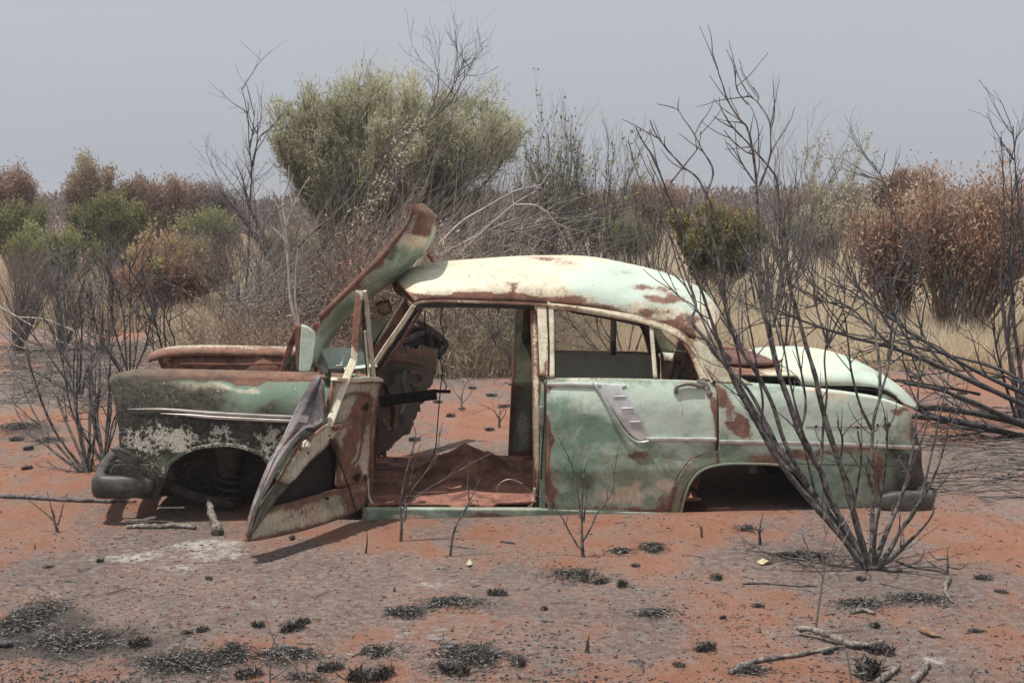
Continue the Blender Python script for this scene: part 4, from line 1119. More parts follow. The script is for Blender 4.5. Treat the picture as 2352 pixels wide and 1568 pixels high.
# ------------------------------------------------------------------ THE GROUND
rng = np.random.default_rng(7)
random.seed(11)
def gz(x, y):
    x = np.asarray(x, float); y = np.asarray(y, float)
    near = np.exp(-((y - 7) / 9) ** 2)
    z = fbm(x * 1.6 + 40, y * 1.6 + 40, 3, 5) * 0.035 * (0.4 + near)
    z = z + fbm(x * 0.25 + 90, y * 0.25 + 90, 9, 2) * 0.05
    # sand drifted against the sill and wheel arch
    Lx = (x - CO[0]) * AX[0] + (y - CO[1]) * AX[1]; Ly = (x - CO[0]) * AY[0] + (y - CO[1]) * AY[1]
    z = z * (1 - 0.8 * np.exp(-((Ly - 0.6) / 1.2) ** 4) * np.exp(-(Lx / 2.6) ** 4)) - 0.006
    z = z + 0.010 * np.exp(-((Ly + 0.03) / 0.16) ** 2) * np.clip((Lx + 0.3) / 0.6, 0, 1) * np.exp(-(np.clip(Lx - 2.2, 0, 9) / 0.3) ** 2)
    inside = (Lx > -0.85) & (Lx < 1.1) & (Ly > 0.04) & (Ly < 1.62)
    z = np.where(inside, -0.03, z)
    return z
def axis(lo, hi, d0, dmin, dmax, g=1.09):
    a = list(np.arange(dmin, dmax, d0))
    s = d0; q = a[0]
    L = []
    while q > lo:
        s *= g; q -= s; L.append(q)
    s = d0; q = a[-1]; U = []
    while q < hi:
        s *= g; q += s; U.append(q)
    return np.array(L[::-1] + a + U)
gx = axis(-700, 700, 0.03, -4.6, 4.6)
gy = axis(-40, 1400, 0.03, 3.9, 11.5)
GX, GY = np.meshgrid(gx, gy)
Z = gz(GX, GY)
V = np.stack([GX, GY, Z], -1).reshape(-1, 3)
W = np.zeros((len(V), 4)); W[:, 3] = 1
GB = [(640,1290,260,45,0,.55),(350,1265,170,28,0,.5),(700,1360,420,60,0,.45),(200,1330,230,60,0,.5),(900,1300,200,40,0,.35),(120,1460,200,70,0,.55),(300,1430,220,50,0,.5),
 (90,885,190,55,0,1.0),(220,840,150,30,0,.8),(100,800,160,20,0,.7),(2260,1110,170,70,0,.75),(2200,1060,140,30,0,.6),(2300,1200,200,60,0,.35),(1900,1320,380,40,0,.42),(1350,1340,250,30,0,.3),(1700,1280,200,25,0,.3),(1100,1480,400,60,0,.28),(1700,1480,500,60,0,.22),(2150,1480,200,60,0,.25),
 (1050,1020,150,22,0,.45),(1100,905,120,14,0,.3),(2050,1250,150,30,0,.3),(1000,1340,120,30,0,.35),
 (480,1248,70,12,1,.95),(330,1272,40,7,1,.95),(500,1272,90,14,1,.55),(430,1300,120,12,1,.35),(990,1343,45,9,1,.9),(620,1385,60,14,1,.55),(110,1355,50,10,1,.5),(940,1460,70,20,1,.4),(2150,1510,40,20,1,.6),(270,1280,100,10,1,.45),(1690,1310,100,10,1,.3),(110,890,160,40,1,.42),(2140,1510,18,8,1,.9),
 (70,1430,110,60,2,.8),(200,1480,110,25,2,.6),(560,1525,260,30,2,.5),(1075,1510,110,30,2,.55),(930,1405,60,16,2,.5),(1030,1385,80,20,2,.5),(2060,1390,130,20,2,.45),(1330,1330,90,22,2,.45),(60,990,90,25,2,.8),(130,1012,60,12,2,.5),(2230,1140,120,40,2,.4),(1500,1265,90,14,2,.45),(1830,1290,160,14,2,.3),(640,1310,200,30,2,.25),(90,1465,160,50,2,.4),(1780,1390,60,10,2,.35),(2290,1080,100,60,2,.3),
 (420,1260,330,40,1,.38),(250,1350,260,40,1,.30),(800,1420,300,50,1,.28),(1100,1450,200,40,1,.25),(1350,1500,350,40,1,.25),(1900,1430,420,50,1,.25),(2200,1200,200,60,1,.2),(1300,1310,120,25,1,.3),(1000,1000,200,30,1,.25),(600,1400,330,50,0,.35),(1500,1380,300,40,0,.25),
 (330,1450,330,60,2,.32),(700,1380,260,40,2,.28),(1200,1380,300,30,2,.2),(2050,1300,260,40,2,.25),(1650,1340,260,30,2,.2),(2100,1520,220,40,2,.2),(150,1520,260,40,2,.3)]
for u, v, ru, rv, ch, amp in GB:
    c0 = ground(u, v); ry = abs(ground(u, v - rv)[1] - ground(u, v + rv)[1]) / 2; rx = ru / FPX * c0[1]
    W[:, ch] += amp * np.exp(-(((V[:, 0] - c0[0]) / rx) ** 2 + ((V[:, 1] - c0[1]) / ry) ** 2) ** 1.2)
m, t, p = newmat('red_sand')
b = NB(t)
pos = b.pos()
at_ = b.n('ShaderNodeAttribute', attribute_name='gnd')
sc_ = b.n('ShaderNodeSeparateColor'); b.l(at_.outputs['Color'], sc_.inputs[0])
n1 = b.noise(b.mapping(pos, (1, 0.55, 1)), 0.9, 9, 0.62, 0.3)
n2 = b.noise(b.mapping(pos, (1, 0.6, 1)), 4.5, 9, 0.70, 0.4)
n3 = b.noise(pos, 26, 8, 0.72)
n4 = b.noise(pos, 110, 5, 0.7)
col = b.mix(b.sstep(n2, 0.3, 0.7), (0.325, 0.152, 0.098), (0.40, 0.21, 0.145))
col = b.mix(b.sstep(n3, 0.45, 0.7, 0, 0.6), col, (0.30, 0.175, 0.13))
def gm(ch, n, k, lo, hi, a=0.0, z=1.0):
    return b.sstep(b.math('ADD', ch, b.math('MULTIPLY', b.math('SUBTRACT', n, 0.5), k)), lo, hi, a, z)
nf = b.math('ADD', b.math('MULTIPLY', b.math('SUBTRACT', b.math('ADD', b.math('MULTIPLY', n1, 0.62), b.math('MULTIPLY', n2, 0.38)), 0.5), 4.2), 0.5)
film = gm(b.math('ADD', sc_.outputs[0], 0.44), nf, 1.5, 0.05, 0.95, 0, 0.90)
film = b.math('MULTIPLY', film, b.sstep(n3, 0.36, 0.50, 0.40, 1.0))
gc = b.mix(b.sstep(n3, 0.36, 0.62), (0.085, 0.076, 0.072), (0.27, 0.24, 0.225))
gc = b.mix(b.sstep(nf, 0.2, 0.9), b.mix(b.sstep(n3, 0.36, 0.62), (0.20, 0.155, 0.135), (0.36, 0.29, 0.255)), gc)
col = b.mix(film, col, gc)
wa = gm(sc_.outputs[1], b.math('ADD', b.math('MULTIPLY', n2, 0.5), b.math('MULTIPLY', n3, 0.5)), 3.4, 0.42, 1.0, 0, 0.9)
wa = b.math('MULTIPLY', wa, b.sstep(b.noise(b.mapping(pos, (1, .7, 1)), 16, 10, 0.78, 0.5), 0.42, 0.56, 0.12, 1.0))
col = b.mix(wa, col, (0.58, 0.54, 0.50))
dk = gm(b.math('ADD', sc_.outputs[2], 0.14), b.math('ADD', b.math('MULTIPLY', n2, 0.5), b.math('MULTIPLY', n3, 0.5)), 3.0, 0.55, 0.85, 0, 0.80)
col = b.mix(dk, col, b.mix(b.sstep(n4, 0.4, 0.6), (0.045, 0.040, 0.038), (0.13, 0.115, 0.105)))
col = b.mix(b.sstep(n4, 0.57, 0.64, 0, 0.8), col, (0.05, 0.04, 0.036))
col = b.mix(b.sstep(b.noise(pos, 75, 4, 0.6), 0.66, 0.70, 0, 0.6), col, (0.40, 0.34, 0.30))
b.l(col, p.inputs['Base Color'])
p.inputs['Roughness'].default_value = 0.95
p.inputs['Specular IOR Level'].default_value = 0.1
bp = b.n('ShaderNodeBump'); bp.inputs['Distance'].default_value = 0.03; bp.inputs['Strength'].default_value = 1.0
b.l(b.math('ADD', b.math('ADD', n3, b.math('MULTIPLY', n4, 0.4)), b.math('MULTIPLY', n2, 1.4)), bp.inputs['Height'])
b.l(bp.outputs[0], p.inputs['Normal'])
M['ground'] = m
g = mesh_obj('ground', V, gridfaces(len(gy), len(gx)), m, None, attrs={'gnd': W})
tag(g, kind='structure')

def gp(u, v):
    P = ground(u, v)
    for _ in range(2):
        P = ground(u, v, float(gz(P[0], P[1])))
    return P

# ------------------------------------------------------------------ foliage helpers
def leaves_mesh(name, P, D, ln, wd, tint, mat, parent=None, bend=0.25):
    """P centres (n,3), D directions; each leaf a narrow folded rhombus"""
    n = len(P)
    D = D / (np.linalg.norm(D, axis=1)[:, None] + 1e-9)
    r = rng.normal(size=(n, 3))
    S = np.cross(D, r); S /= np.linalg.norm(S, axis=1)[:, None] + 1e-9
    U = np.cross(D, S)
    ln = np.broadcast_to(ln, (n,))[:, None] * rng.uniform(0.6, 1.35, (n, 1))
    wd = np.broadcast_to(wd, (n,))[:, None] * rng.uniform(0.7, 1.3, (n, 1))
    a = P - D * ln / 2; c = P + D * ln / 2 + U * ln * bend * 0.4
    l = P - S * wd / 2 + U * ln * bend * 0.15; r_ = P + S * wd / 2 + U * ln * bend * 0.15
    V = np.stack([a, l, c, r_], 1).reshape(-1, 3)
    F = np.arange(n * 4).reshape(n, 4)
    T = np.zeros((n, 4, 4)); T[:, :, 0] = np.clip(tint, 0, 1)[:, None]; T[:, :, 3] = 1
    return mesh_obj(name, V, F, mat, parent, smooth=False, attrs={'tint': T.reshape(-1, 4)})

def wander(p, d, L, n, jit, up=0.0):
    """a crooked path"""
    pts = [np.array(p, float)]
    d = np.array(d, float); d /= np.linalg.norm(d)
    for i in range(n):
        d = d + rng.normal(size=3) * jit + np.array([0, 0, up])
        d /= math.sqrt((d * d).sum())
        pts.append(pts[-1] + d * L / n)
    return np.array(pts), d

def twiggy(T, p, d, L, r, lev, kids, ang=0.5, jit=0.12, up=0.05, ratio=0.62, tips=None, k=3, nseg=5, start=0.3):
    path, dend = wander(p, d, L, nseg, jit, up)
    T.add(path, np.linspace(r, max(r * 0.35, 0.0012), nseg + 1), k if lev < 2 else 5)
    if tips is not None and lev <= 1:
        tips.append(path)
    if lev <= 0:
        return
    for i in range(kids):
        f = start + (1 - start) * (i + rng.random()) / kids
        s = f * nseg; a = min(int(s), nseg - 1)
        q = path[a] + (path[a + 1] - path[a]) * (s - a)
        dd = path[a + 1] - path[a]; dd /= np.linalg.norm(dd)
        dd = dd + rng.normal(size=3) * ang
        twiggy(T, q, dd, L * ratio * rng.uniform(0.6, 1.15), max(r * 0.55 * (1 - 0.4 * f), 0.0013), lev - 1, kids, ang, jit, up, ratio, tips, k, nseg, start)

def bare_shrub(name, label, cat, u, v_top, Y, width_px, stems=12, mat='twig', lev=2, kids=4, ang=0.35, r=0.018, group=None, lean=(0, 0), up=0.05, jit=0.1, spread=1.0, base=None, fine=1.0, leafopt=None, start=0.3, top=None):
    b0 = at(u, 480, Y); b0[2] = 0 
    b0[2] = float(gz(b0[0], b0[1])) - 0.02
    H = at(u, v_top, Y)[2]
    Wd = width_px / FPX * Y
    T = Tubes(); tips = []
    for i in range(stems):
        a = rng.uniform(0, 2 * PI); q = math.sqrt(rng.random())
        d = np.array([math.cos(a) * q * Wd * 0.5 * spread + lean[0], math.sin(a) * q * Wd * 0.4 * spread + lean[1], H * rng.uniform(0.75, 1.0)])
        L = np.linalg.norm(d) * rng.uniform(0.6, 0.95)
        p0 = b0 + np.array([math.cos(a), math.sin(a), 0]) * rng.random() * Wd * 0.05
        twiggy(T, p0, d, L, r * rng.uniform(0.6, 1.1), lev, kids, ang, jit, up, 0.52 * fine, tips, 3, 6, start)
    root = None
    if leafopt:
        root = thing(name, label, cat, b0, group)
        T.build('trunk', mat, root)
        n, ln, wd, lm, hmin = leafopt
        pts = np.concatenate([t_[1:] for t_ in tips]); dirs = np.concatenate([t_[1:] - t_[:-1] for t_ in tips])
        ok = pts[:, 2] > H * hmin
        pts, dirs = pts[ok], dirs[ok]
        ix = rng.integers(0, len(pts), n)
        P = pts[ix] + rng.normal(size=(n, 3)) * 0.03
        D = dirs[ix] / (np.linalg.norm(dirs[ix], axis=1)[:, None] + 1e-9) + rng.normal(size=(n, 3)) * 0.6
        leaves_mesh('crown', P, D, ln, wd, rng.random(n), M[lm], root)
        return root
    o = T.build(name, mat)
    rebase(o, b0)
    tag(o, label, cat, group)
    return o

def crown_bush(name, label, cat, u, Y, W_px, v_top, v_low, limbs=26, sprays=9, nleaf=30000, ln=0.05, wd=0.014, lm='olive', mat='browntwig', group=None,
               r0=0.03, flat=1.0, updir=0.6, depth=0.8, seed=None, bu=None, rough=0.25, tint_h=0.0, sprayL=0.35, hollow=0.5, trunkspread=0.08, lobes=7, up_frac=0.85, down=0.35):
    """vase of limbs that end in sprays of leaves, filling an uneven dome"""
    X0 = at(u, 480, Y)[0]; xb = at(bu if bu is not None else u, 480, Y)[0]
    b0 = np.array([xb, Y, 0.0]); b0[2] = float(gz(xb, Y)) - 0.02
    zt, zl = at(u, v_top, Y)[2] - sprayL * 0.75, at(u, v_low, Y)[2]
    Rx = W_px / FPX * Y / 2; Ry = Rx * depth; Rz = (zt - zl)
    cen = np.array([X0, Y, zl])
    lob = rng.normal(size=(lobes, 3)); lob /= np.linalg.norm(lob, axis=1)[:, None]
    la = rng.uniform(-1, 1, lobes) * rough
    T = Tubes(); LP, LD, LT = [], [], []
    nls = max(4, nleaf // (limbs * sprays))
    for i in range(limbs):
        while True:
            d = rng.normal(size=3)
            d /= np.linalg.norm(d)
            d[2] = abs(d[2]) if rng.random() < up_frac else -abs(d[2]) * down
            break
        R_ = 1.0 + sum(la[k] * max(0, float(d @ lob[k])) ** 4 for k in range(lobes))
        q = rng.uniform(hollow, 1.12) ** 0.6 * R_
        e = cen + d * np.array([Rx, Ry, Rz * flat]) * q
        dd = e - b0
        mid = b0 + dd * 0.45 + np.array([-dd[0] * trunkspread, -dd[1] * trunkspread, dd[2] * 0.02]) + rng.normal(size=3) * 0.05 * Rx
        st = b0 + np.array([dd[0], dd[1], 0]) * 0.04
        path = cr([st, b0 + dd * 0.2 + rng.normal(size=3) * 0.02 * Rx, mid, b0 + dd * 0.75 + rng.normal(size=3) * 0.05 * Rx, e], 10)
        T.add(path, np.linspace(r0 * rng.uniform(0.5, 1), r0 * 0.14, 10), 5)
        outw = dd / np.linalg.norm(dd)
        ctint = rng.normal() * 0.24
        for s in range(sprays):
            f = rng.uniform(0.55, 1.0)
            a = f * 9; ai = min(int(a), 8)
            q0 = path[ai] + (path[ai + 1] - path[ai]) * (a - ai)
            dr = outw * 0.8 + np.array([0, 0, updir]) + rng.normal(size=3) * 0.55
            sl = sprayL * rng.uniform(0.5, 1.2)
            pp, _ = wander(q0, dr, sl, 4, 0.16, 0.08)
            T.add(pp, np.linspace(r0 * 0.12, 0.002, 5), 3)
            m_ = max(2, int(nls * rng.exponential(1.0)))
            t_ = rng.uniform(0.15, 1.05, m_) * 4
            ti = np.clip(t_.astype(int), 0, 3)
            P = pp[ti] + (pp[ti + 1] - pp[ti]) * (t_ - ti)[:, None] + rng.normal(size=(m_, 3)) * sl * 0.16
            dl = (pp[ti + 1] - pp[ti]) / (sl / 4) + rng.normal(size=(m_, 3)) * 0.6 + np.array([0, 0, 0.15])
            LP.append(P); LD.append(dl)
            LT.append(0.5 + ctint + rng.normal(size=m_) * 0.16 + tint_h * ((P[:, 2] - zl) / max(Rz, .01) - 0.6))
    root = thing(name, label, cat, b0, group)
    T.build('trunk', mat, root)
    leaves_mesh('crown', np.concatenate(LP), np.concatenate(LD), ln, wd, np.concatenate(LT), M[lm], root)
    return root

M['olive'] = leaf_mat('grey_green_leaf', [(0.27, 0.26, 0.165), (0.48, 0.46, 0.31), (0.66, 0.635, 0.47)], 0.5)
M['lime'] = leaf_mat('yellow_green_leaf', [(0.13, 0.135, 0.05), (0.25, 0.27, 0.10), (0.38, 0.39, 0.17)])
M['green'] = leaf_mat('green_leaf', [(0.10, 0.105, 0.045), (0.19, 0.20, 0.08), (0.29, 0.28, 0.13)])
M['orange'] = leaf_mat('scorched_leaf', [(0.15, 0.095, 0.07), (0.37, 0.225, 0.155), (0.60, 0.45, 0.34)], 0.4)
M['orangegreen'] = leaf_mat('half_scorched_leaf', [(0.32, 0.18, 0.125), (0.46, 0.29, 0.20), (0.44, 0.37, 0.19), (0.48, 0.47, 0.24)], 0.45)
M['brownleaf'] = leaf_mat('dead_brown_leaf', [(0.15, 0.10, 0.08), (0.27, 0.175, 0.13), (0.38, 0.27, 0.20)])
M['brownolive'] = leaf_mat('brown_olive_leaf', [(0.17, 0.115, 0.085), (0.29, 0.205, 0.145), (0.38, 0.34, 0.22)])
M['purple'] = leaf_mat('far_twig_haze', [(0.13, 0.10, 0.095), (0.20, 0.16, 0.145), (0.28, 0.22, 0.19)])
M['straw'] = leaf_mat('dry_grass', [(0.34, 0.265, 0.18), (0.60, 0.50, 0.355), (0.80, 0.71, 0.54)], 0.5)
M['dryleaf'] = leaf_mat('pale_dry_leaf', [(0.20, 0.15, 0.09), (0.36, 0.30, 0.20), (0.5, 0.46, 0.36)])
M['olivegold'] = leaf_mat('olive_gold_leaf', [(0.13, 0.11, 0.045), (0.25, 0.235, 0.085), (0.32, 0.29, 0.12), (0.38, 0.23, 0.13)])
M['ashblade'] = leaf_mat('burnt_grass', [(0.022, 0.021, 0.020), (0.075, 0.070, 0.066), (0.40, 0.37, 0.33)], 0.0)

# ------------------------------------------------------------------ FAR AND MIDDLE VEGETATION
# far wood along the horizon
LP, LT = [], []
n = 110000
a = rng.random(n)
Yt = rng.uniform(70, 130, n)
Xt = rng.uniform(-0.70, 0.70, n) * Yt
hh = 1.2 + 1.3 * vnoise(Xt * 0.14 + 30, Yt * 0.05, 5) + 1.0 * vnoise(Xt * 0.5 + 9, Yt * 0.2, 8)
P = np.stack([Xt, Yt, hh * rng.random(n) ** 0.6], 1)
D = rng.normal(size=(n, 3)) * 0.6 + np.array([0, 0, 1])
tn = 0.45 + 0.5 * (vnoise(Xt * 0.12, Yt * 0.1, 21) - 0.5) + rng.normal(size=n) * 0.15
o = leaves_mesh('far_woodland', P, D, 0.40, 0.10, tn, M['purple'])
tag(o, 'low brown scorched woodland along the far horizon', 'woodland', kind='stuff')

# named domes of the middle distance: (label, u, Y, width, vtop, vlow, material, leaves, leafsize, base u)
MB_ = [
 ('wide brown domed tree with a paler top above the left green bushes', 215, 42, 290, 362, 450, 'brownolive', 26000, 0.16, .05, 'browntwig', .5),
 ('brown bushy tree cut by the left edge of the photograph', 25, 40, 130, 384, 450, 'brownleaf', 12000, 0.15, .045, 'browntwig', .3),
 ('reddish brown bush right of the wide brown dome', 375, 44, 150, 408, 460, 'brownleaf', 12000, 0.16, .05, 'browntwig', .2),
 ('dull brown bush between the reddish bush and the bare leaning tree', 480, 46, 130, 415, 465, 'purple', 9000, 0.16, .05, 'browntwig', .2),
 ('yellow green bush at the left edge under the brown tree', 35, 30, 150, 445, 520, 'green', 16000, 0.11, .035, 'browntwig', .4),
 ('olive green bush in front of the wide brown dome', 250, 29, 210, 432, 520, 'green', 22000, 0.11, .035, 'browntwig', .4),
 ('pale lime green bush behind the grey weeping shrubs', 125, 23, 190, 505, 590, 'lime', 20000, 0.09, .026, 'browntwig', .4),
 ('pale green round bush between the orange bush and the leaning tree', 480, 28, 130, 470, 540, 'lime', 12000, 0.10, .03, 'browntwig', .4),
 ('bright green bush behind the leaning bare tree', 700, 25, 190, 500, 580, 'green', 12000, 0.10, .03, 'browntwig', .4),
 ('green bush between the raised bonnet and the feathery bare trees', 1090, 26, 180, 520, 600, 'green', 14000, 0.10, .03, 'browntwig', .4),
 ('olive green and rusty bush behind the tall burnt branches', 1640, 20, 225, 442, 560, 'olivegold', 26000, 0.09, .034, 'browntwig', .5),
 ('low brown bush on the skyline behind the feathery bare trees', 1330, 48, 150, 430, 480, 'purple', 9000, 0.16, .05, 'browntwig', .2),
 ('purple brown dome on the skyline left of the olive bush', 1500, 44, 140, 415, 470, 'brownleaf', 10000, 0.15, .05, 'browntwig', .2),
 ('dull olive bush right of the feathery bare trees', 1440, 30, 150, 490, 560, 'green', 10000, 0.11, .03, 'browntwig', .3),
 ('faded green bush on the plain right of the olive and rusty bush', 1880, 32, 200, 465, 540, 'olive', 16000, 0.11, .03, 'browntwig', .3),
 ('dark brown round bush on the skyline right of centre', 1945, 46, 90, 424, 470, 'purple', 8000, 0.15, .05, 'browntwig', .2),
 ('light brown bush on the skyline beside the dark round bush', 1860, 50, 110, 428, 475, 'brownleaf', 7000, 0.16, .05, 'browntwig', .2),
 ('rusty brown dome tree above the orange bushes', 2080, 36, 150, 372, 440, 'brownleaf', 18000, 0.13, .04, 'browntwig', .3),
 ('faded green shrub between the dark round bush and the orange bushes', 2030, 28, 110, 470, 540, 'olive', 9000, 0.10, .03, 'browntwig', .3),
]
for i, (lab, u, Y, W_, vt, vl, lm, nl, ln, wd, tm, th_) in enumerate(MB_):
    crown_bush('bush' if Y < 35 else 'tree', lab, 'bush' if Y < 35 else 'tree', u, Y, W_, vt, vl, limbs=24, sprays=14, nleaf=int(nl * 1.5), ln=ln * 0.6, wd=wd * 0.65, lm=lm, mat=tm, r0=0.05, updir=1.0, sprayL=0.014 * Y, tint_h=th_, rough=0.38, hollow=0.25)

# the big grey-green mulga
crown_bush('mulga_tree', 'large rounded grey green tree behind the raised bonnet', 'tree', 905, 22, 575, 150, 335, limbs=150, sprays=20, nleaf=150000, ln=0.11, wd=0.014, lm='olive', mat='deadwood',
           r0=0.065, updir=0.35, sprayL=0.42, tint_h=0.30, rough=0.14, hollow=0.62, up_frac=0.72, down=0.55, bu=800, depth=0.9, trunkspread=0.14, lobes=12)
# dead brushwood in front of it and leaning to the right
bare_shrub('dead_tree', 'dead leaning tree whose bare twigs reach above the grey green tree', 'tree', 770, 300, 17.5, 300, 13, 'twig', 3, 4, 0.28, 0.018, lean=(1.3, 0), up=0.04, jit=0.10)
bare_shrub('dead_tree', 'bare tree with a dark forked trunk left of the grey green tree', 'tree', 620, 490, 18.5, 250, 14, 'twig', 3, 6, 0.34, 0.016, lean=(-0.65, 0), up=0.05, jit=0.12)
# its dark forked trunk and the tall whip, traced
def traced(name, label, cat, paths, Y, mat, k=6, group=None, Ys=None, base=None, twigs=0, twL=0.25, twr=0.003, lev=0, wob=0.0, frame=None):
    T = Tubes()
    b0 = None
    for i, (pts, r0, r1) in enumerate(paths):
        s_ = (Ys[i] if Ys else 0.0)
        ctrl = []
        for j, (u, v) in enumerate(pts):
            f = j / (len(pts) - 1)
            ctrl.append(at(u, v, Y + s_ * f))
        P = cr(ctrl, max(6, 4 * len(pts)))
        if wob:
            P[1:] += np.cumsum(rng.normal(size=(len(P) - 1, 3)) * wob, 0) * np.linspace(0, 1, len(P) - 1)[:, None] * 0.6
        if b0 is None: b0 = P[0].copy()
        f_ = np.linspace(1, 0, len(P)) ** 1.35
        T.add(P, (r1 + (r0 - r1) * f_) * rng.uniform(0.88, 1.14, len(P)), k)
        # tips close to a point
        for _ in range(int(twigs * len(P) / 20 + rng.random())):
            a = rng.integers(len(P) // 4, len(P) - 1)
            d = P[a + 1] - P[a]; d /= np.linalg.norm(d)
            d = d + rng.normal(size=3) * np.array([0.55, 0.55, 0.35])
            twiggy(T, P[a], d, twL * rng.uniform(0.35, 1.2), min(twr, r0 * 0.6), lev, 3, 0.45, 0.12, 0.06, 0.6, None, 4, 5, 0.3)
    o = T.build(name, mat)
    rebase(o, b0)
    return tag(o, label, cat, group)
traced('dead_sapling', 'tall thin dark whip rising above the left bare tree', 'sapling', [
   ([(565,760),(563,690),(568,620),(572,560),(572,480),(578,400),(572,330),(570,280),(562,230),(554,200)], .016, .004),
   ([(572,470),(560,420),(540,370)], .015, .004), ([(576,400),(590,330),(592,250)], .012, .003), ([(577,380),(600,310),(640,300)], .01, .003), ([(574,340),(582,290),(586,240)], .01, .003)], 17.0, 'charlight', 6, twigs=5, twL=0.5, twr=.006, lev=1)
traced('fallen_tree', 'dark forked trunk curving up out of the brushwood', 'fallen tree', [
   ([(480,800),(530,765),(600,730),(650,690),(650,650),(620,590),(585,540),(550,490),(510,440)], .07, .02),
   ([(650,660),(625,590),(600,530),(575,480),(560,430)], .05, .015), ([(500,770),(560,745),(640,700),(720,640)], .05, .02),([(650,640),(690,560),(760,500),(830,430),(900,330),(985,280),(1040,200),(1070,130)], .03, .004),([(900,330),(960,290),(1000,230),(1010,160)], .012, .003),([(960,300),(1030,240),(1060,190),(1085,150)], .012, .003)], 17.8, 'charlight', 7, twigs=10, twL=0.7, twr=.006, lev=2)
traced('dead_sapling', 'pale barkless sapling with forked white branches before the brushwood', 'sapling', [
   ([(682,745),(668,690),(664,640),(660,570),(658,520),(672,480),(690,440),(712,405)], .018, .004),
   ([(686,745),(678,680),(680,620),(684,570)], .013, .005),([(658,520),(650,470),(662,420),(664,380)], .014, .004),([(664,640),(655,560),(645,500),(630,460),(600,420)], .009, .004),([(672,480),(668,440),(674,400)], .01, .003),([(660,560),(640,535),(622,520)], .01, .003)], 13.2, 'palewood', 6, twigs=1, twL=0.3, twr=.005)

# dense brushwood heaps below the big tree
def heap(name, label, u0, u1, v_lo, v_hi, Y, n, mats='twig', leafm=None, nl=0, lean=0.6, L=(0.5, 1.3), r=0.005, dY=2.0, cat='brushwood', lsz=(0.05, .02)):
    T = Tubes(); LP = []; LD = []
    for i in range(n):
        y = Y + rng.uniform(-dY, dY) * 0.5
        u = rng.uniform(u0, u1)
        ztop = at(u, v_hi, y)[2] * (0.75 + 0.35 * math.sin(PI * (u - u0) / (u1 - u0)))
        x = at(u, 480, y)[0]
        z = rng.random() ** 1.4 * max(0.05, ztop) * 0.8
        d = np.array([lean + rng.normal() * 0.6, rng.normal() * 0.4, 0.6 + rng.normal() * 0.45])
        l = rng.uniform(*L)
        P, _ = wander((x, y, max(0.02, z)), d, l, 5, 0.13, -0.02)
        P[:, 2] = np.maximum(P[:, 2], 0.01)
        T.add(P, np.linspace(r * rng.uniform(0.5, 1.6), r * 0.3, 6), 3)
        if nl:
            LP.append(P[2:]); LD.append(P[2:] - P[1:-1])
    b0 = np.array([at((u0 + u1) / 2, 480, Y)[0], Y, 0])
    if nl:
        root = thing(name, label, cat, b0)
        T.build('trunk', mats, root)
        LP = np.concatenate(LP); LD = np.concatenate(LD); ix = rng.integers(0, len(LP), nl)
        leaves_mesh('crown', LP[ix] + rng.normal(size=(nl, 3)) * 0.05, LD[ix] + rng.normal(size=(nl, 3)) * 0.12, lsz[0], lsz[1], rng.random(nl), M[leafm], root)
        return root
    o = T.build(name, mats); rebase(o, b0)
    return tag(o, label, cat)
heap('brushwood', 'heap of dark grey fallen brushwood leaning behind the raised bonnet', 500, 860, 800, 640, 16.5, 1500, 'twig', lean=0.9, L=(0.5, 1.7), r=0.007)
heap('brushwood', 'tangled brown brush with rusty leaves behind the bonnet tip', 740, 1010, 800, 560, 15.5, 1500, 'browntwig', 'orange', 2600, lean=0.15, L=(0.3, 1.1), r=0.006, lsz=(.06, .02))
heap('brushwood', 'straw coloured thicket seen through the open front doors', 930, 1270, 850, 640, 15.0, 2000, 'deadwood', 'straw', 9000, lean=0.0, L=(0.3, 0.9), r=0.004, lsz=(.14, .006))
heap('brushwood', 'low brushwood with small dry yellow leaves behind the engine bay', 400, 760, 850, 760, 14.6, 900, 'browntwig', 'dryleaf', 3500, lean=0.2, L=(0.3, 0.8), r=0.004, lsz=(.028, .012))
heap('brushwood', 'grey twiggy thicket right of the big tree below the skyline', 1000, 1240, 700, 470, 20.0, 800, 'twig', lean=0.8, L=(0.8, 2.0), r=0.008)
bare_shrub('dead_shrub', 'dense purple brown twiggy shrub right of the big tree', 'shrub', 1110, 420, 23, 230, 34, 'browntwig', 3, 4, 0.35, 0.014)
traced('fallen_branch', 'long pale fallen branch arching behind the car roof', 'branch', [([(1010,560),(1060,510),(1110,480),(1180,440),(1240,425)], .02, .005),([(1030,610),(1100,540),(1180,470),(1230,440)], .02, .005),([(1180,470),(1240,475),(1280,520),(1300,560)], .012, .004),([(1000,590),(1060,560),(1140,520),(1190,500)], .014, .004)], 16.5, 'palewood', 5, twigs=3, twL=0.5, twr=.006)
# creeper with pale seed heads on the dead tree
n = 800
f = rng.random(n)
uu = 1150 / 1.063 - 60 * 0 + 0
cl = cr([(660,780),(700,700),(790,560),(850,470),(895,390),(940,300),(960,270)], 200)
ix = rng.integers(0, 200, n)
P = np.array([at(cl[i][0] + rng.normal() * 16, cl[i][1] + rng.normal() * 14, 16.4 + rng.normal() * 0.3) for i in ix])
o = leaves_mesh('dry_creeper', P, rng.normal(size=(n, 3)), 0.035, 0.03, rng.random(n), M['dryleaf'])
rebase(o, (P[0][0], P[0][1], P[:, 2].min())); tag(o, 'dry creeper with cream seed heads climbing the dead leaning tree', 'creeper')

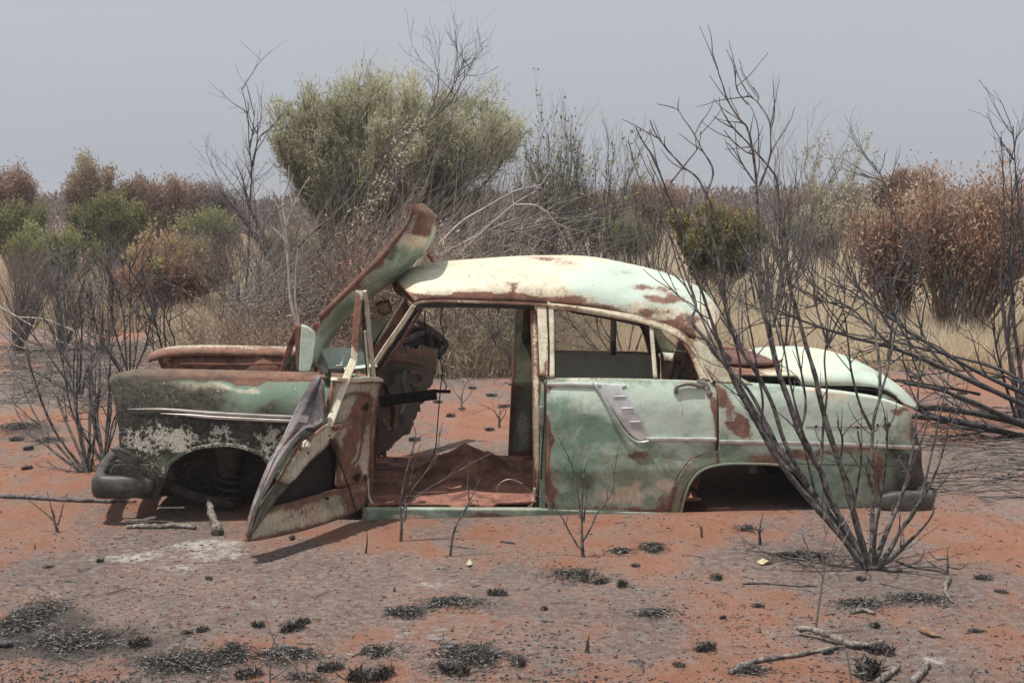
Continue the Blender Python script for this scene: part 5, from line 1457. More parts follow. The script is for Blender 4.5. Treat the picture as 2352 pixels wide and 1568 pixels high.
# feathery bare trees right of the big one
bare_shrub('bare_tree', 'feathery bare tree with white flecks beside the big green tree', 'tree', 1255, 285, 20, 150, 13, 'twig', 3, 5, 0.20, 0.028, up=0.10, leafopt=(900, .05, .03, 'lime', 0.45))
bare_shrub('bare_tree', 'feathery bare tree with a few yellow green leaves behind the roof', 'tree', 1385, 305, 20.5, 130, 11, 'twig', 3, 5, 0.20, 0.026, up=0.10, leafopt=(500, .06, .03, 'lime', 0.4))
bare_shrub('bare_tree', 'faint feathery bare tree behind the burnt shrub tips', 'tree', 1510, 400, 24, 130, 9, 'twig', 3, 4, 0.22, 0.022, up=0.08)
bare_shrub('bare_tree', 'slim bare shrub leaning out behind the rear of the roof', 'tree', 1440, 470, 17, 200, 16, 'charlight', 2, 4, 0.28, 0.016, up=0.06)
bare_shrub('bare_tree', 'wispy bare tree with drooping tips right of the burnt shrub crown', 'tree', 1825, 350, 22, 170, 14, 'twig', 3, 4, 0.25, 0.024, up=0.02)
bare_shrub('bare_tree', 'thin tree with sparse pale green leaves right of the burnt shrub', 'tree', 1905, 385, 25, 120, 12, 'twig', 3, 4, 0.22, 0.022, up=0.08, leafopt=(2600, .06, .03, 'olive', 0.5))
bare_shrub('bare_tree', 'sparse grey branches standing in the tall grass behind the boot lid', 'tree', 1770, 470, 18, 220, 18, 'charlight', 2, 4, 0.28, 0.018, up=0.06)

# orange scorched bushes
crown_bush('bush', 'round bush with orange leaves and a green top left of the leaning trees', 'bush', 405, 20.5, 280, 508, 640, limbs=50, sprays=14, nleaf=26000, ln=0.07, wd=0.026, lm='orangegreen', r0=0.025, updir=0.8, sprayL=0.32, tint_h=0.45, rough=0.12, hollow=0.4, bu=385, trunkspread=0.05)
crown_bush('bush', 'rusty orange bush beside the burnt rear shrub, lower of the right hand bushes', 'bush', 2055, 17.0, 190, 430, 600, limbs=40, sprays=12, nleaf=11000, ln=0.06, wd=0.022, lm='orange', r0=0.022, updir=0.9, sprayL=0.5, tint_h=0.25, rough=0.6, hollow=0.05, bu=2080, trunkspread=0.02, up_frac=0.6, down=0.5)
crown_bush('bush', 'orange brown bush between the low rusty bush and the tall one at the right edge', 'bush', 2165, 16.6, 200, 400, 590, limbs=40, sprays=12, nleaf=10000, ln=0.06, wd=0.02, lm='orange', r0=0.022, updir=1.1, sprayL=0.6, tint_h=0.25, rough=0.7, hollow=0.05, bu=2180, trunkspread=0.0, up_frac=0.6, down=0.5)
crown_bush('bush', 'tall rusty brown bush at the right edge with dark straight stems', 'bush', 2290, 16.0, 250, 350, 560, limbs=50, sprays=12, nleaf=13000, ln=0.06, wd=0.02, lm='orange', r0=0.024, updir=1.2, sprayL=0.65, tint_h=0.3, rough=0.7, hollow=0.05, bu=2225, trunkspread=0.0, up_frac=0.7, down=0.5)
bare_shrub('dead_thicket', 'dense dark stems at the foot of the tall rusty bush', 'shrub', 2205, 540, 15.9, 260, 34, 'charlight', 1, 3, 0.16, 0.011, up=0.0)
crown_bush('bush', 'small green bush peeping out between the two rusty bushes', 'bush', 2190, 21.0, 130, 500, 600, limbs=24, sprays=8, nleaf=6000, ln=0.07, wd=0.024, lm='green', r0=0.02, updir=0.9)

# weeping grey shrubs at the left
bare_shrub('dead_shrub', 'dense grey weeping shrub at the left edge', 'shrub', 28, 535, 16.5, 170, 60, 'twig', 2, 4, 0.20, 0.008, up=0.0, lean=(0.25, 0))
bare_shrub('dead_shrub', 'smaller grey weeping shrub beside the one at the left edge', 'shrub', 130, 600, 17.0, 150, 42, 'twig', 2, 4, 0.22, 0.009, up=-0.02, lean=(0.15, 0))
bare_shrub('dead_shrub', 'thin brown shrub between the grey shrubs and the orange bush', 'shrub', 230, 640, 16.2, 150, 26, 'browntwig', 2, 4, 0.28, 0.008, up=0.02)
bare_shrub('dead_shrub', 'grey purple dead shrub standing behind the orange bush', 'shrub', 270, 560, 21, 120, 20, 'twig', 3, 4, 0.3, 0.012)
traced('fallen_branch', 'bundle of pale fallen branches on the burnt ground at the left', 'branch', [
  ([(0,705),(60,740),(120,775),(180,800)], .012, .004),([(0,735),(40,770),(70,800)], .012, .004),([(40,728),(110,735),(190,770),(260,800)], .01, .003),([(0,760),(30,790),(75,806)], .01, .003),([(10,700),(40,740),(60,770)], .01, .003),([(120,740),(170,760),(200,790)], .008, .003)], 15.5, 'palewood', 5, twigs=3, twL=0.4, twr=.005)

# burnt shrubs behind the front of the car
FS = []
def fan(base, tips, r0, r1):
    out = []
    for tp in tips:
        bu_, bv = base
        mu = bu_ + (tp[0] - bu_) * 0.55 + rng.normal() * 6; mv = bv + (tp[1] - bv) * 0.40 + rng.normal() * 6
        m2u = bu_ + (tp[0] - bu_) * 0.85 + rng.normal() * 8; m2v = bv + (tp[1] - bv) * 0.72 + rng.normal() * 8
        out.append(([(bu_ + rng.normal() * 4, bv), (mu, mv), (m2u, m2v), tp], r0 * rng.uniform(0.7, 1.1), r1))
    return [(a_, b_ * .75, c_ * .8) for a_, b_, c_ in out]
traced('burnt_shrub', 'fan of black burnt branches beside the front bumper', 'shrub',
   fan((205,1100), [(25,905),(10,790),(60,800),(140,560),(100,720),(165,690),(225,640),(240,560)], .017, .004) + fan((240,1072), [(120,770),(150,830),(185,600),(205,850),(222,690),(250,600),(262,760),(270,880),(180,760),(300,700),(212,930)], .013, .004),
   8.85, 'charlight', 6, Ys=[rng.uniform(-.5, .8) for _ in range(19)], twigs=6, twL=0.28, twr=.004, lev=1, wob=.004)
traced('burnt_shrub', 'thicket of thin black stems behind the far front wing', 'shrub',
   fan((300,880), [(190,640),(240,560),(270,640),(300,590),(325,650),(345,720),(140,580),(210,700)], .016, .004) + fan((385,860), [(330,620),(360,700),(300,640),(400,690),(375,560)], .014, .004),
   12.6, 'char', 5, Ys=[rng.uniform(-.6, .8) for _ in range(13)], twigs=9, twL=0.4, twr=.006, lev=1, wob=.006)
traced('burnt_shrub', 'sparse black branches standing left in front of the weeping shrubs', 'shrub',
   fan((175,905), [(140,560),(210,600),(60,700),(120,640),(160,700),(240,720),(20,800)], .016, .004), 11.9, 'char', 5, Ys=[rng.uniform(-.6, .8) for _ in range(7)], twigs=7, twL=0.35, twr=.005, lev=1, wob=.006)

# thicket behind the tail of the car
traced('burnt_shrub', 'thicket of upright burnt stems behind the boot lid', 'shrub',
   fan((1700,800), [(1580,480),(1640,560),(1690,590),(1660,640),(1720,560),(1600,620)], .014, .004) + fan((1800,810), [(1740,560),(1790,500),(1770,620),(1830,560),(1850,640),(1810,450)], .014, .004) + fan((1900,800), [(1870,600),(1920,560),(1940,650),(1860,520),(1980,620)], .014, .004),
   12.6, 'charlight', 5, Ys=[rng.uniform(-.8, .8) for _ in range(17)], twigs=6, twL=0.45, twr=.006, lev=1, wob=.006)
traced('burnt_shrub', 'dark many-stemmed burnt shrub seen through the rear side windows', 'shrub',
   fan((1180,850), [(1150,700),(1165,720),(1190,640),(1210,700),(1140,760),(1230,740)], .012, .004), 13.8, 'char', 5, Ys=[rng.uniform(-.3, .3) for _ in range(6)], twigs=10, twL=0.4, twr=.005, lev=1, wob=.005)
traced('burnt_shrub', 'bare shrub seen through the rear window opening', 'shrub',
   fan((1440,850), [(1300,700),(1340,660),(1400,640),(1450,650),(1490,680),(1380,720),(1330,760)], .016, .004), 13.4, 'charlight', 5, Ys=[rng.uniform(-.3, .3) for _ in range(7)], twigs=5, twL=0.5, twr=.005, lev=1, wob=.005)

# fallen burnt branches at the right
traced('fallen_branches', 'long burnt trunks lying across the ground right of the car', 'branches', [
   ([(2420,1040),(2300,1000),(2200,975),(2110,940),(2070,905)], .035, .02), ([(2420,990),(2330,965),(2250,930),(2170,900),(2080,880)], .03, .012),
   ([(2420,960),(2300,905),(2180,850),(2060,800),(1950,770),(1850,735),(1770,700)], .025, .006), ([(2420,930),(2300,880),(2200,830),(2100,770),(2000,700),(1900,640)], .02, .005),
   ([(2400,905),(2300,850),(2200,820),(2080,790),(1980,770),(1880,750)], .016, .004),([(2420,1000),(2300,960),(2180,940),(2100,935)], .03, .02),([(2400,1020),(2280,985),(2170,960),(2090,952)], .028, .02),
   ([(2150,845),(2100,800),(2060,740),(2040,700),(2025,640)], .012, .004),([(2250,880),(2160,800),(2080,780),(1980,800)], .010, .004),([(2180,850),(2130,790),(2100,700),(2095,610)], .012, .004),([(2352,880),(2290,860),(2210,850),(2120,860),(2060,850)], .01, .004),([(2050,795),(1990,740),(1940,700),(1870,690),(1800,640)], .011, .004),
   ([(2250,905),(2180,890),(2120,880),(2060,870)], .012, .005)], 10.2, 'char', 7, Ys=[rng.uniform(-.4, 1.0) for _ in range(13)], twigs=6, twL=0.6, twr=.006, lev=1, wob=.004)
# burnt shrub at the right edge
traced('burnt_shrub', 'tall burnt shrub cut by the right edge', 'shrub', [
   ([(2345,985),(2330,860),(2310,760),(2300,640),(2310,520),(2308,420),(2302,310)], .02, .004),([(2350,990),(2345,860),(2330,740),(2325,600),(2340,480),(2335,380),(2330,288)], .022, .004),([(2340,980),(2300,850),(2285,760),(2290,660)], .014, .004),
   ([(2360,990),(2370,800),(2355,640),(2350,520),(2352,420)], .02, .004),([(2350,960),(2320,840),(2318,720),(2330,640),(2350,560),(2380,450)], .014, .004),([(2330,700),(2318,600),(2322,470),(2316,360)], .01, .003),([(2340,940),(2325,880),(2296,850),(2280,800)], .01, .003),([(2352,700),(2370,560),(2385,430)], .016, .004)],
   11.0, 'char', 6, Ys=[rng.uniform(-.5, .6) for _ in range(8)], twigs=9, twL=0.4, twr=.005, lev=1, wob=.004)
traced('burnt_shrub', 'slender burnt shrub with a crooked grey stem above the grass', 'shrub', [
   ([(2040,830),(2050,740),(2062,700),(2050,660),(2070,600),(2080,560),(2064,520),(2050,470),(2040,430),(2018,390),(2006,366)], .014, .004),([(2062,700),(2085,650),(2100,600)], .01, .003),([(2040,430),(2030,415),(2012,410)], .007, .003),([(2045,800),(2000,740),(1985,690),(1950,600)], .012, .004),([(2050,760),(2010,700),(1960,640),(1930,560)], .012, .004)],
   11.6, 'charlight', 6, Ys=[.2, -.2, .1, .3, -.4], twigs=7, twL=0.45, twr=.005, lev=1, wob=.004)

# ------------------------------------------------------------------ DRY GRASS (one countless mass)
GP = []; GD = []; GL = []; GT = []
def grass(u0, u1, v_base0, v_base1, n, h, tint=0.5, clump=0.10, den=1.0):
    nc = max(1, n // 26)
    for _ in range(nc):
        u = rng.uniform(u0, u1); v = v_base0 + (v_base1 - v_base0) * rng.random()
        c = ground(u, v)
        hh = h * rng.uniform(0.5, 1.2); k = 26
        base = c + np.stack([rng.normal(size=k) * clump, rng.normal(size=k) * clump, np.zeros(k)], 1)
        d = np.stack([rng.normal(size=k) * 0.28, rng.normal(size=k) * 0.28, np.ones(k)], 1)
        l = hh * rng.uniform(0.5, 1.15, k)
        GP.append(base); GD.append(d); GL.append(l); GT.append(np.full(k, tint + rng.normal() * 0.14) + rng.normal(size=k) * 0.12)
grass(1540, 2352, 600, 780, 60000, 0.75, 0.80)
grass(1700, 2280, 740, 850, 30000, 0.45, 0.80)
grass(2280, 2352, 700, 800, 4000, 0.4, 0.6)
grass(960, 1560, 620, 760, 45000, 0.75, 0.72)
grass(940, 1300, 780, 862, 30000, 0.50, 0.60)
grass(1300, 1700, 760, 850, 16000, 0.5, 0.55)
grass(380, 720, 640, 740, 24000, 0.6, 0.82)
grass(390, 740, 720, 842, 26000, 0.40, 0.55)
grass(0, 400, 620, 760, 12000, 0.4, 0.40)
grass(700, 960, 700, 850, 14000, 0.35, 0.42)
grass(2100, 2352, 560, 640, 9000, 0.5, 0.45)
# far plain
for _ in range(2200):
    Y = rng.uniform(26, 90); X = rng.uniform(-0.68, 0.68) * Y; k = 26
    base = np.array([X, Y, 0]) + np.stack([rng.normal(size=k) * 0.6, rng.normal(size=k) * 0.6, np.zeros(k)], 1)
    GP.append(base); GD.append(np.stack([rng.normal(size=k) * 0.25, rng.normal(size=k) * 0.25, np.ones(k)], 1)); GL.append(rng.uniform(0.3, 0.8, k)); GT.append(np.full(k, 0.42) + rng.normal(size=k) * 0.15)
GP = np.concatenate(GP); GD = np.concatenate(GD); GL = np.concatenate(GL); GT = np.clip(np.concatenate(GT), 0, 1)
GD /= np.linalg.norm(GD, axis=1)[:, None]
n = len(GP)
wid = np.clip(0.0011 * GP[:, 1] / 5, 0.003, 0.03)[:, None] * rng.uniform(0.6, 1.3, (n, 1))
S = np.cross(GD, rng.normal(size=(n, 3))); S /= np.linalg.norm(S, axis=1)[:, None]
bend = np.cross(S, GD)
mid = GP + GD * GL[:, None] * 0.55 + bend * GL[:, None] * 0.05
tip = GP + GD * GL[:, None] + bend * (GL * rng.uniform(0.1, 0.45, n))[:, None]
V = np.stack([GP - S * wid, GP + S * wid, mid + S * wid * 0.8, mid - S * wid * 0.8, tip], 1)
V[:, :2, 2] -= 0.01
F = []
ids = (np.arange(n) * 5)[:, None]
Q = (ids + np.array([[0, 1, 2, 3]]))
Tt = (ids + np.array([[3, 2, 4, 4]]))
V6 = np.concatenate([V, V[:, 4:5] + S[:, None] * 0.0006], 1)
ids = (np.arange(n) * 6)[:, None]
F = np.concatenate([ids + np.array([[0, 1, 2, 3]]), ids + np.array([[3, 2, 5, 4]])])
T_ = np.zeros((n, 6, 4)); T_[:, :, 0] = GT[:, None]; T_[:, :, 3] = 1
o = mesh_obj('dry_grass', V6.reshape(-1, 3), F, M['straw'], None, smooth=False, attrs={'tint': T_.reshape(-1, 4)})
tag(o, 'tall straw coloured dry grass on the plain behind the car', 'grass', kind='stuff')

# ------------------------------------------------------------------ THE BURNT SHRUB IN FRONT OF THE TAIL
B = (1988, 1304)
MS = [
 ([(1992,1304),(1966,1270),(1933,1220),(1873,1138),(1844,1098),(1791,1036),(1748,966),(1698,884),(1662,831),(1632,788),(1592,740),(1600,700),(1580,640),(1558,577),(1503,472),(1466,396),(1447,325)], .030, .004, .35),
 ([(1990,1304),(1972,1262),(1946,1220),(1903,1135),(1883,1079),(1837,993),(1811,920),(1784,844),(1764,755),(1754,706),(1747,640),(1743,514),(1741,430),(1734,354),(1722,296),(1705,275),(1680,237),(1663,186),(1654,155)], .029, .004, .15),
 ([(1994,1304),(1985,1265),(1972,1220),(1949,1135),(1929,1062),(1906,996),(1883,910),(1873,861),(1853,795),(1830,706),(1812,640),(1802,535),(1791,472),(1785,413),(1772,388),(1751,363),(1722,329),(1697,304),(1671,275)], .027, .004, -.1),
 ([(2000,1304),(2003,1265),(2003,1220),(2004,1118),(2004,986),(2022,910),(2042,838),(2061,739),(2072,700)], .023, .005, .25),
 ([(2021,915),(2020,838),(2009,755),(2005,700),(2000,650)], .014, .004, .2),
 ([(2002,986),(1976,930),(1956,851),(1946,755),(1936,706),(1915,640)], .011, .003, -.2),
 ([(2008,1302),(2008,1250),(2014,1200),(2032,1085),(2037,1003),(2030,956)], .018, .006, -.2),
 ([(2036,1010),(2040,990),(2045,973)], .010, .005, -.02),
 ([(2012,1304),(2045,1262),(2065,1223),(2108,1161),(2141,1036),(2164,937),(2182,857)], .020, .005, .0),
 ([(2006,1304),(2025,1250),(2045,1200),(2071,1135),(2094,1036),(2104,904),(2109,805)], .022, .006, .15),
 ([(2008,1305),(2050,1278),(2085,1245),(2120,1210),(2146,1172)], .026, .006, -.25),
 ([(2076,1205),(2134,1118),(2167,1036),(2187,950)], .013, .005, -.1),
 ([(1903,1135),(1880,1075),(1886,1055),(1890,993),(1893,960),(1900,904),(1895,831),(1903,765),(1905,706),(1895,640)], .014, .004, .1),
 # left hand whips, splitting off the long leaning stems
 ([(1975,1290),(1925,1222),(1862,1150),(1820,1100),(1775,1035),(1728,950),(1690,880),(1660,800),(1640,740),(1621,680),(1600,620),(1571,514),(1537,430),(1512,363),(1491,329),(1474,292)], .024, .004, -.3),
 ([(1844,1098),(1800,1010),(1775,930),(1740,860),(1700,800),(1675,740),(1663,682),(1665,598),(1659,535),(1634,472),(1604,413),(1571,384),(1537,346),(1512,312),(1495,275)], .016, .004, -.1),
 ([(1663,690),(1650,600),(1621,472),(1638,396),(1613,346),(1596,312),(1571,275),(1558,254),(1541,246)], .010, .003, .2),
 ([(1540,420),(1579,371),(1604,338),(1611,300)], .006, .003, 0),
 ([(1791,1036),(1765,980),(1722,900),(1680,850),(1640,790),(1615,740),(1590,690),(1560,620),(1516,459),(1482,380),(1457,323)], .014, .003, .5),
 ([(1743,430),(1760,388),(1770,354),(1771,321),(1768,283),(1755,254),(1739,233),(1718,220)], .008, .003, 0),
 ([(1739,237),(1743,220),(1730,199)], .004, .003, 0),
 ([(1718,241),(1701,220),(1690,199),(1688,161)], .005, .003, 0),
 ([(1776,752),(1789,682),(1806,598),(1808,560)], .012, .006, 0),
 ([(1734,354),(1715,350),(1690,330),(1662,300)], .006, .003, .05),([(1741,430),(1720,400),(1700,370),(1680,340),(1662,325)], .007, .003, .05),
 ([(1811,920),(1790,850),(1775,780),(1768,720),(1776,660),(1765,600)], .012, .004, .1),
 ([(1748,966),(1752,920),(1740,850),(1728,780),(1715,700),(1712,640)], .010, .004, -.2),
 ([(1837,993),(1850,940),(1846,880),(1830,800),(1822,740),(1835,680),(1830,620)], .011, .004, .1),
 ([(1883,1079),(1850,1010),(1832,950),(1815,880),(1800,800),(1790,740),(1795,700)], .012, .004, -.15),
 ([(1929,1062),(1935,1010),(1925,980),(1922,965)], .009, .005, -.1),
 ([(1960,1170),(1972,1100),(1978,1040),(1969,990)], .011, .006, -.1),
 ([(1873,1138),(1860,1080),(1848,1030),(1830,990),(1812,968)], .008, .004, -.1),
 ([(1698,884),(1700,840),(1690,790),(1670,740),(1645,700),(1622,672),(1606,645)], .010, .003, 0),
 ([(1662,831),(1650,790),(1625,745),(1590,700),(1560,680),(1540,640),(1528,610)], .008, .003, .2),
 ([(2004,1118),(1990,1080),(1994,1060)], .006, .004, -.1),([(1990,1290),(1975,1235),(1960,1180),(1962,1140),(1945,1085),(1915,1040)], .010, .004, -.3),
 ([(2071,1135),(2085,1110),(2098,1060),(2120,1000),(2128,960)], .009, .004, -.1),([(2020,1180),(2022,1140),(2012,1090),(1992,1045)], .006, .003, -.3),
 ([(1985,1295),(1905,1205),(1884,1182)], .010, .006, -.1),
]
traced('burnt_shrub', 'big burnt shrub standing in front of the tail of the car', 'shrub', [(m_[0], m_[1] * .68, m_[2] * .62) for m_ in MS], ground(1992, 1306)[1], 'charlight', 8, Ys=[m_[3] for m_ in MS], twigs=3.2, twL=0.22, twr=.0032, lev=0, wob=.0018)

# small burnt stalks standing in the sand
def stalk(label, paths, r=.006, mat='charlight', tw=0.0, twL=.1):
    Yb = gp(*paths[0][0])[1]
    return traced('burnt_stalk', label, 'stalk', [(p_, r if i == 0 else r * 0.6, 0.0016) for i, p_ in enumerate(paths)], Yb, mat, 6, twigs=tw, twL=twL, twr=.002, lev=0)
stalk('three pronged burnt stalk left of the front bumper', [[(133,1222),(126,1199),(116,1160),(108,1127)],[(133,1205),(140,1180),(145,1160),(155,1132)],[(126,1199),(108,1181),(75,1155),(54,1137)],[(126,1190),(122,1170)]], .009)
stalk('tall forked burnt stalk in front of the rear door', [[(1339,1279),(1337,1240),(1336,1176),(1339,1106),(1336,1090)],[(1337,1262),(1326,1251),(1305,1215),(1283,1176),(1250,1150),(1215,1125),(1196,1112)],[(1337,1245),(1355,1215),(1373,1176),(1406,1131),(1412,1080),(1421,1018)],[(1335,1190),(1325,1120),(1310,1060),(1282,1003)],[(1340,1200),(1345,1160),(1352,1115)]], .010, tw=1.5, twL=.08)
stalk('curly burnt stalk in front of the door sill', [[(921,1243),(922,1200),(920,1160),(930,1100),(945,1040),(955,1000),(945,960)],[(920,1165),(950,1120),(980,1080),(1005,1030),(1010,990)],[(924,1170),(970,1130),(1030,1095),(1090,1060),(1135,1038)],[(918,1190),(930,1195),(935,1150),(945,1090),(965,1020)]], .008, tw=3, twL=.10)
stalk('leaning burnt stalk in front of the floor opening', [[(1034,1277),(1042,1222),(1062,1180),(1082,1144),(1103,1098)],[(1060,1185),(1085,1150),(1100,1150)],[(1078,1150),(1074,1100),(1078,1060)]], .007, tw=1, twL=.08)
stalk('short charred peg below the open door', [[(840,1270),(843,1245),(843,1221)]], .006, 'char')
stalk('short charred twig standing right of the rear arch', [[(1612,1234),(1610,1215),(1601,1198)],[(1612,1220),(1613,1205)]], .007, 'char')
stalk('small forked charred stalk before the rear wing', [[(1746,1251),(1745,1215),(1753,1177)],[(1745,1228),(1737,1212)],[(1746,1222),(1756,1210)]], .009, 'char')
stalk('thin grey shrublet in front of the big burnt shrub', [[(1873,1458),(1876,1420),(1883,1376),(1891,1322),(1900,1290),(1916,1250),(1930,1200)],[(1891,1325),(1870,1300),(1840,1280),(1803,1256)],[(1888,1335),(1905,1325),(1950,1306)],[(1893,1310),(1888,1260),(1903,1210)],[(1900,1295),(1930,1260),(1956,1201)],[(1884,1362),(1910,1350),(1952,1342)],[(1870,1300),(1860,1270),(1842,1225)]], .006, 'twig', tw=1.5, twL=.1)
stalk('crooked thin stalk with looping twigs at the right', [[(2176,1320),(2177,1290),(2176,1258)],[(2176,1312),(2150,1300),(2128,1285),(2120,1270)],[(2177,1300),(2205,1306),(2225,1290)],[(2176,1282),(2150,1282),(2130,1262)]], .008, 'charlight')
stalk('thin branching twig at the bottom edge left of centre', [[(700,1600),(695,1560),(675,1526),(640,1491),(622,1450),(609,1411)],[(700,1590),(704,1540),(700,1518),(688,1500)],[(618,1600),(620,1560),(622,1496),(640,1450),(667,1418)],[(640,1491),(655,1470)],[(620,1560),(650,1540),(660,1530)]], .007, 'twig')
stalk('blackened upright stub in the right foreground', [[(1348,1498),(1350,1475),(1354,1458)]], .010, 'char')
stalk('tiny black stub between the bare sand patches', [[(906,1358),(907,1345)]], .008, 'char')
stalk('tiny burnt stalk at the left edge of the bumper shadow', [[(80,1260),(80,1246)]], .006, 'char')
stalk('small dead shrublet on the sand seen through the open doors', [[(1061,944),(1060,915),(1066,890),(1078,866)],[(1060,920),(1045,900),(1038,885)],[(1062,925),(1080,905),(1090,880)]], .010, 'twig', tw=4, twL=.15)
stalk('low burnt shrublet behind the far sill', [[(1147,982),(1145,960),(1130,940),(1095,925)],[(1147,970),(1160,950),(1166,930)],[(1147,965),(1150,940)]], .010, 'charlight', tw=4, twL=.15)
stalk('two thin twigs at the bottom right corner', [[(1960,1600),(1952,1540),(1945,1500),(1935,1470)],[(2025,1600),(2022,1560),(2030,1520),(2040,1490)]], .005, 'twig')

# sticks and logs lying on the ground
def stick(name, label, pts, r, mat, lift=None, cat='stick', k=8, taper=(1, .9, .8, .5)):
    P = np.array([gp(u, v) for u, v in pts])
    P[:, 2] += r * 0.8
    if lift is not None: P[:, 2] += np.array(lift)
    Pm = cr(P, max(12, 5 * len(pts)))
    Pm += rng.normal(size=Pm.shape) * r * 0.10
    T = Tubes()
    rr = r * np.interp(np.linspace(0, 1, len(Pm)), np.linspace(0, 1, len(taper)), taper) * rng.uniform(0.75, 1.2, len(Pm))
    P0 = np.concatenate([[Pm[0]], Pm, [Pm[-1]]]); rr = np.concatenate([[0.0005], rr, [0.0005]])
    P0[0] -= (Pm[1] - Pm[0]) * 0.05; P0[-1] += (Pm[-1] - Pm[-2]) * 0.05
    T.add(P0, rr, k)
    o = T.build(name, mat); rebase(o, Pm[0]); tag(o, label, cat)
    return o
stick('dead_branch', 'long pale grey branch lying in the right foreground', [(1678,1549),(1711,1531),(1756,1519),(1826,1509),(1886,1497),(1936,1489)], .011, 'deadwood')
stick('dead_branch', 'grey branch with a blackened end crossing the long pale one', [(1831,1458),(1876,1467),(1916,1479),(1956,1489),(2001,1487),(2031,1477)], .014, 'deadwood', lift=[.02, .02, .015, .005, 0, 0], taper=(.9, 1, 1, .9, .5))
stick('dead_branch', 'short curved grey stick right of the burnt litter', [(2181,1331),(2171,1351),(2176,1371),(2188,1387)], .011, 'deadwood')
stick('dead_branch', 'small arched grey stick above the crossed branches', [(1956,1410),(1981,1405),(2011,1414)], .012, 'deadwood')
stick('burnt_stick', 'thin crooked black stick lying left of the thin shrublet', [(1706,1342),(1760,1341),(1821,1347),(1876,1347)], .005, 'char')
stick('dead_branch', 'weathered branch end at the bottom edge near the black tufts', [(2015,1575),(2045,1553),(2068,1536)], .015, 'deadwood')
stick('dead_branch', 'weathered branch at the bottom right edge pointing up', [(2095,1575),(2115,1553),(2133,1530)], .016, 'deadwood', taper=(1, .9, .5))
stick('burnt_log', 'charred log with a white ash side lying under the front wing', [(291,1214),(320,1213),(360,1214),(400,1212),(450,1216)], .015, 'deadwood', cat='log', taper=(.7,1,.8,1,.6))
stick('burnt_log', 'thick charred chunk of wood leaning in the pale ash', [(500,1230),(489,1210),(475,1190)], .026, 'deadwood', lift=[0, .04, .10], cat='log', taper=(1.2, .9, .7, .15))
stick('burnt_stick', 'long dark stick on the sand left of the bumper', [(-20,1142),(80,1147),(180,1153),(312,1156)], .014, 'charlight')
stick('burnt_stick', 'short charred stick at the left edge above the bottom', [(-10,1484),(12,1486),(30,1485)], .018, 'char')
stick('burnt_stick', 'short charred stick beside the long litter mat', [(640,1488),(660,1490),(682,1491)], .012, 'charlight')
stick('burnt_stick', 'pair of short dark sticks on the round litter mat, upper one', [(1012,1483),(1032,1483),(1052,1484)], .009, 'char')
stick('burnt_stick', 'pair of short dark sticks on the round litter mat, lower one', [(1008,1490),(1028,1489),(1044,1489)], .009, 'charlight')
stick('burnt_stick', 'short grey stick lying beyond the reach of the shrub roots', [(2020,1308),(2050,1314),(2072,1313)], .012, 'charlight')
stick('burnt_stick', 'thin dark stick from the shrub foot towards the right', [(2060,1290),(2100,1305),(2150,1312),(2175,1318)], .006, 'char')
stick('burnt_stick', 'thin blackened twig lying below the door sill', [(1150,1245),(1180,1249),(1172,1246)], .006, 'char')
stick('burnt_stick', 'small black chunk of wood under the open door tip', [(668,1240),(676,1236)], .012, 'char')
# a dry leaf, a bit of bark
for lab, pts, mt in [('pale yellow fallen leaf lying before the burnt shrub', [(1739,1296),(1752,1292),(1770,1292),(1783,1290),(1768,1297),(1750,1299)], 'yl'), ('small cream fallen leaf in front of the door sill', [(1070,1301),(1078,1294),(1085,1297),(1078,1304)], 'yl'), ('curled brown bark strip in the lower right sand', [(2105,1447),(2130,1455),(2160,1463),(2140,1466),(2112,1455)], 'bl')]:
    V = np.array([gp(*q) for q in pts]); V[:, 2] += 0.012 + 0.01 * np.sin(np.arange(len(pts)) * 2.1)
    if 'yl' not in M: M['yl'] = simple_mat('yellow_dry_leaf', (0.45, 0.40, 0.24), (0.55, 0.50, 0.34), 30); M['bl'] = simple_mat('brown_bark', (0.16, 0.09, 0.05), (0.26, 0.16, 0.09), 30)
    o = mesh_obj('fallen_leaf' if mt == 'yl' else 'bark_strip', V, [list(range(len(pts)))], M[mt], None, smooth=False)
    o.modifiers.new('t', 'SOLIDIFY').thickness = 0.003
    rebase(o, V[0]); tag(o, lab, 'leaf' if mt == 'yl' else 'bark')

# mats of burnt grass litter
def litter(label, u, v, ru, rv, n, h=0.03, name='burnt_grass_mat'):
    h *= 0.6; rx0 = 1.25; ru *= 1.25; rv *= 1.1
    c = gp(u, v); rx = ru / FPX * c[1]; ry = abs(ground(u, v - rv)[1] - ground(u, v + rv)[1]) / 2
    n = int(n * 1.25); a = rng.uniform(0, 2 * PI, n); q = np.minimum(np.abs(rng.normal(size=n)) * 0.52 + 0.05, 1.5) * (0.85 + 0.4 * np.sin(a * 3 + u) * np.cos(a * 2 + v)) * rng.uniform(.7, 1.15, n)
    x = c[0] + np.cos(a) * q * rx; y = c[1] + np.sin(a) * q * ry
    z = gz(x, y) + 0.004 + rng.random(n) * h * np.clip(1.1 - q, 0.05, 1)
    D = np.stack([rng.normal(size=n), rng.normal(size=n), rng.normal(size=n) * 0.25 + 0.12], 1)
    tint = np.clip(rng.random(n) ** 1.7, 0, 1)
    o = leaves_mesh(name, np.stack([x, y, z], 1), D, 0.024, 0.0030, tint, M['ashblade'])
    rebase(o, c); return tag(o, label, 'burnt grass')
litter('big black mat of burnt grass at the left edge', 62, 1425, 62, 52, 5200, .05)
litter('black mat of burnt grass trailing right from the big left one', 165, 1478, 105, 26, 4200)
litter('long humped mat of burnt grass at the bottom left', 430, 1530, 115, 30, 5200, .05)
litter('dark crest of the long mat where it humps up', 535, 1505, 38, 24, 2400, .07)
litter('thin eastern tail of the long burnt mat', 660, 1505, 90, 17, 2600)
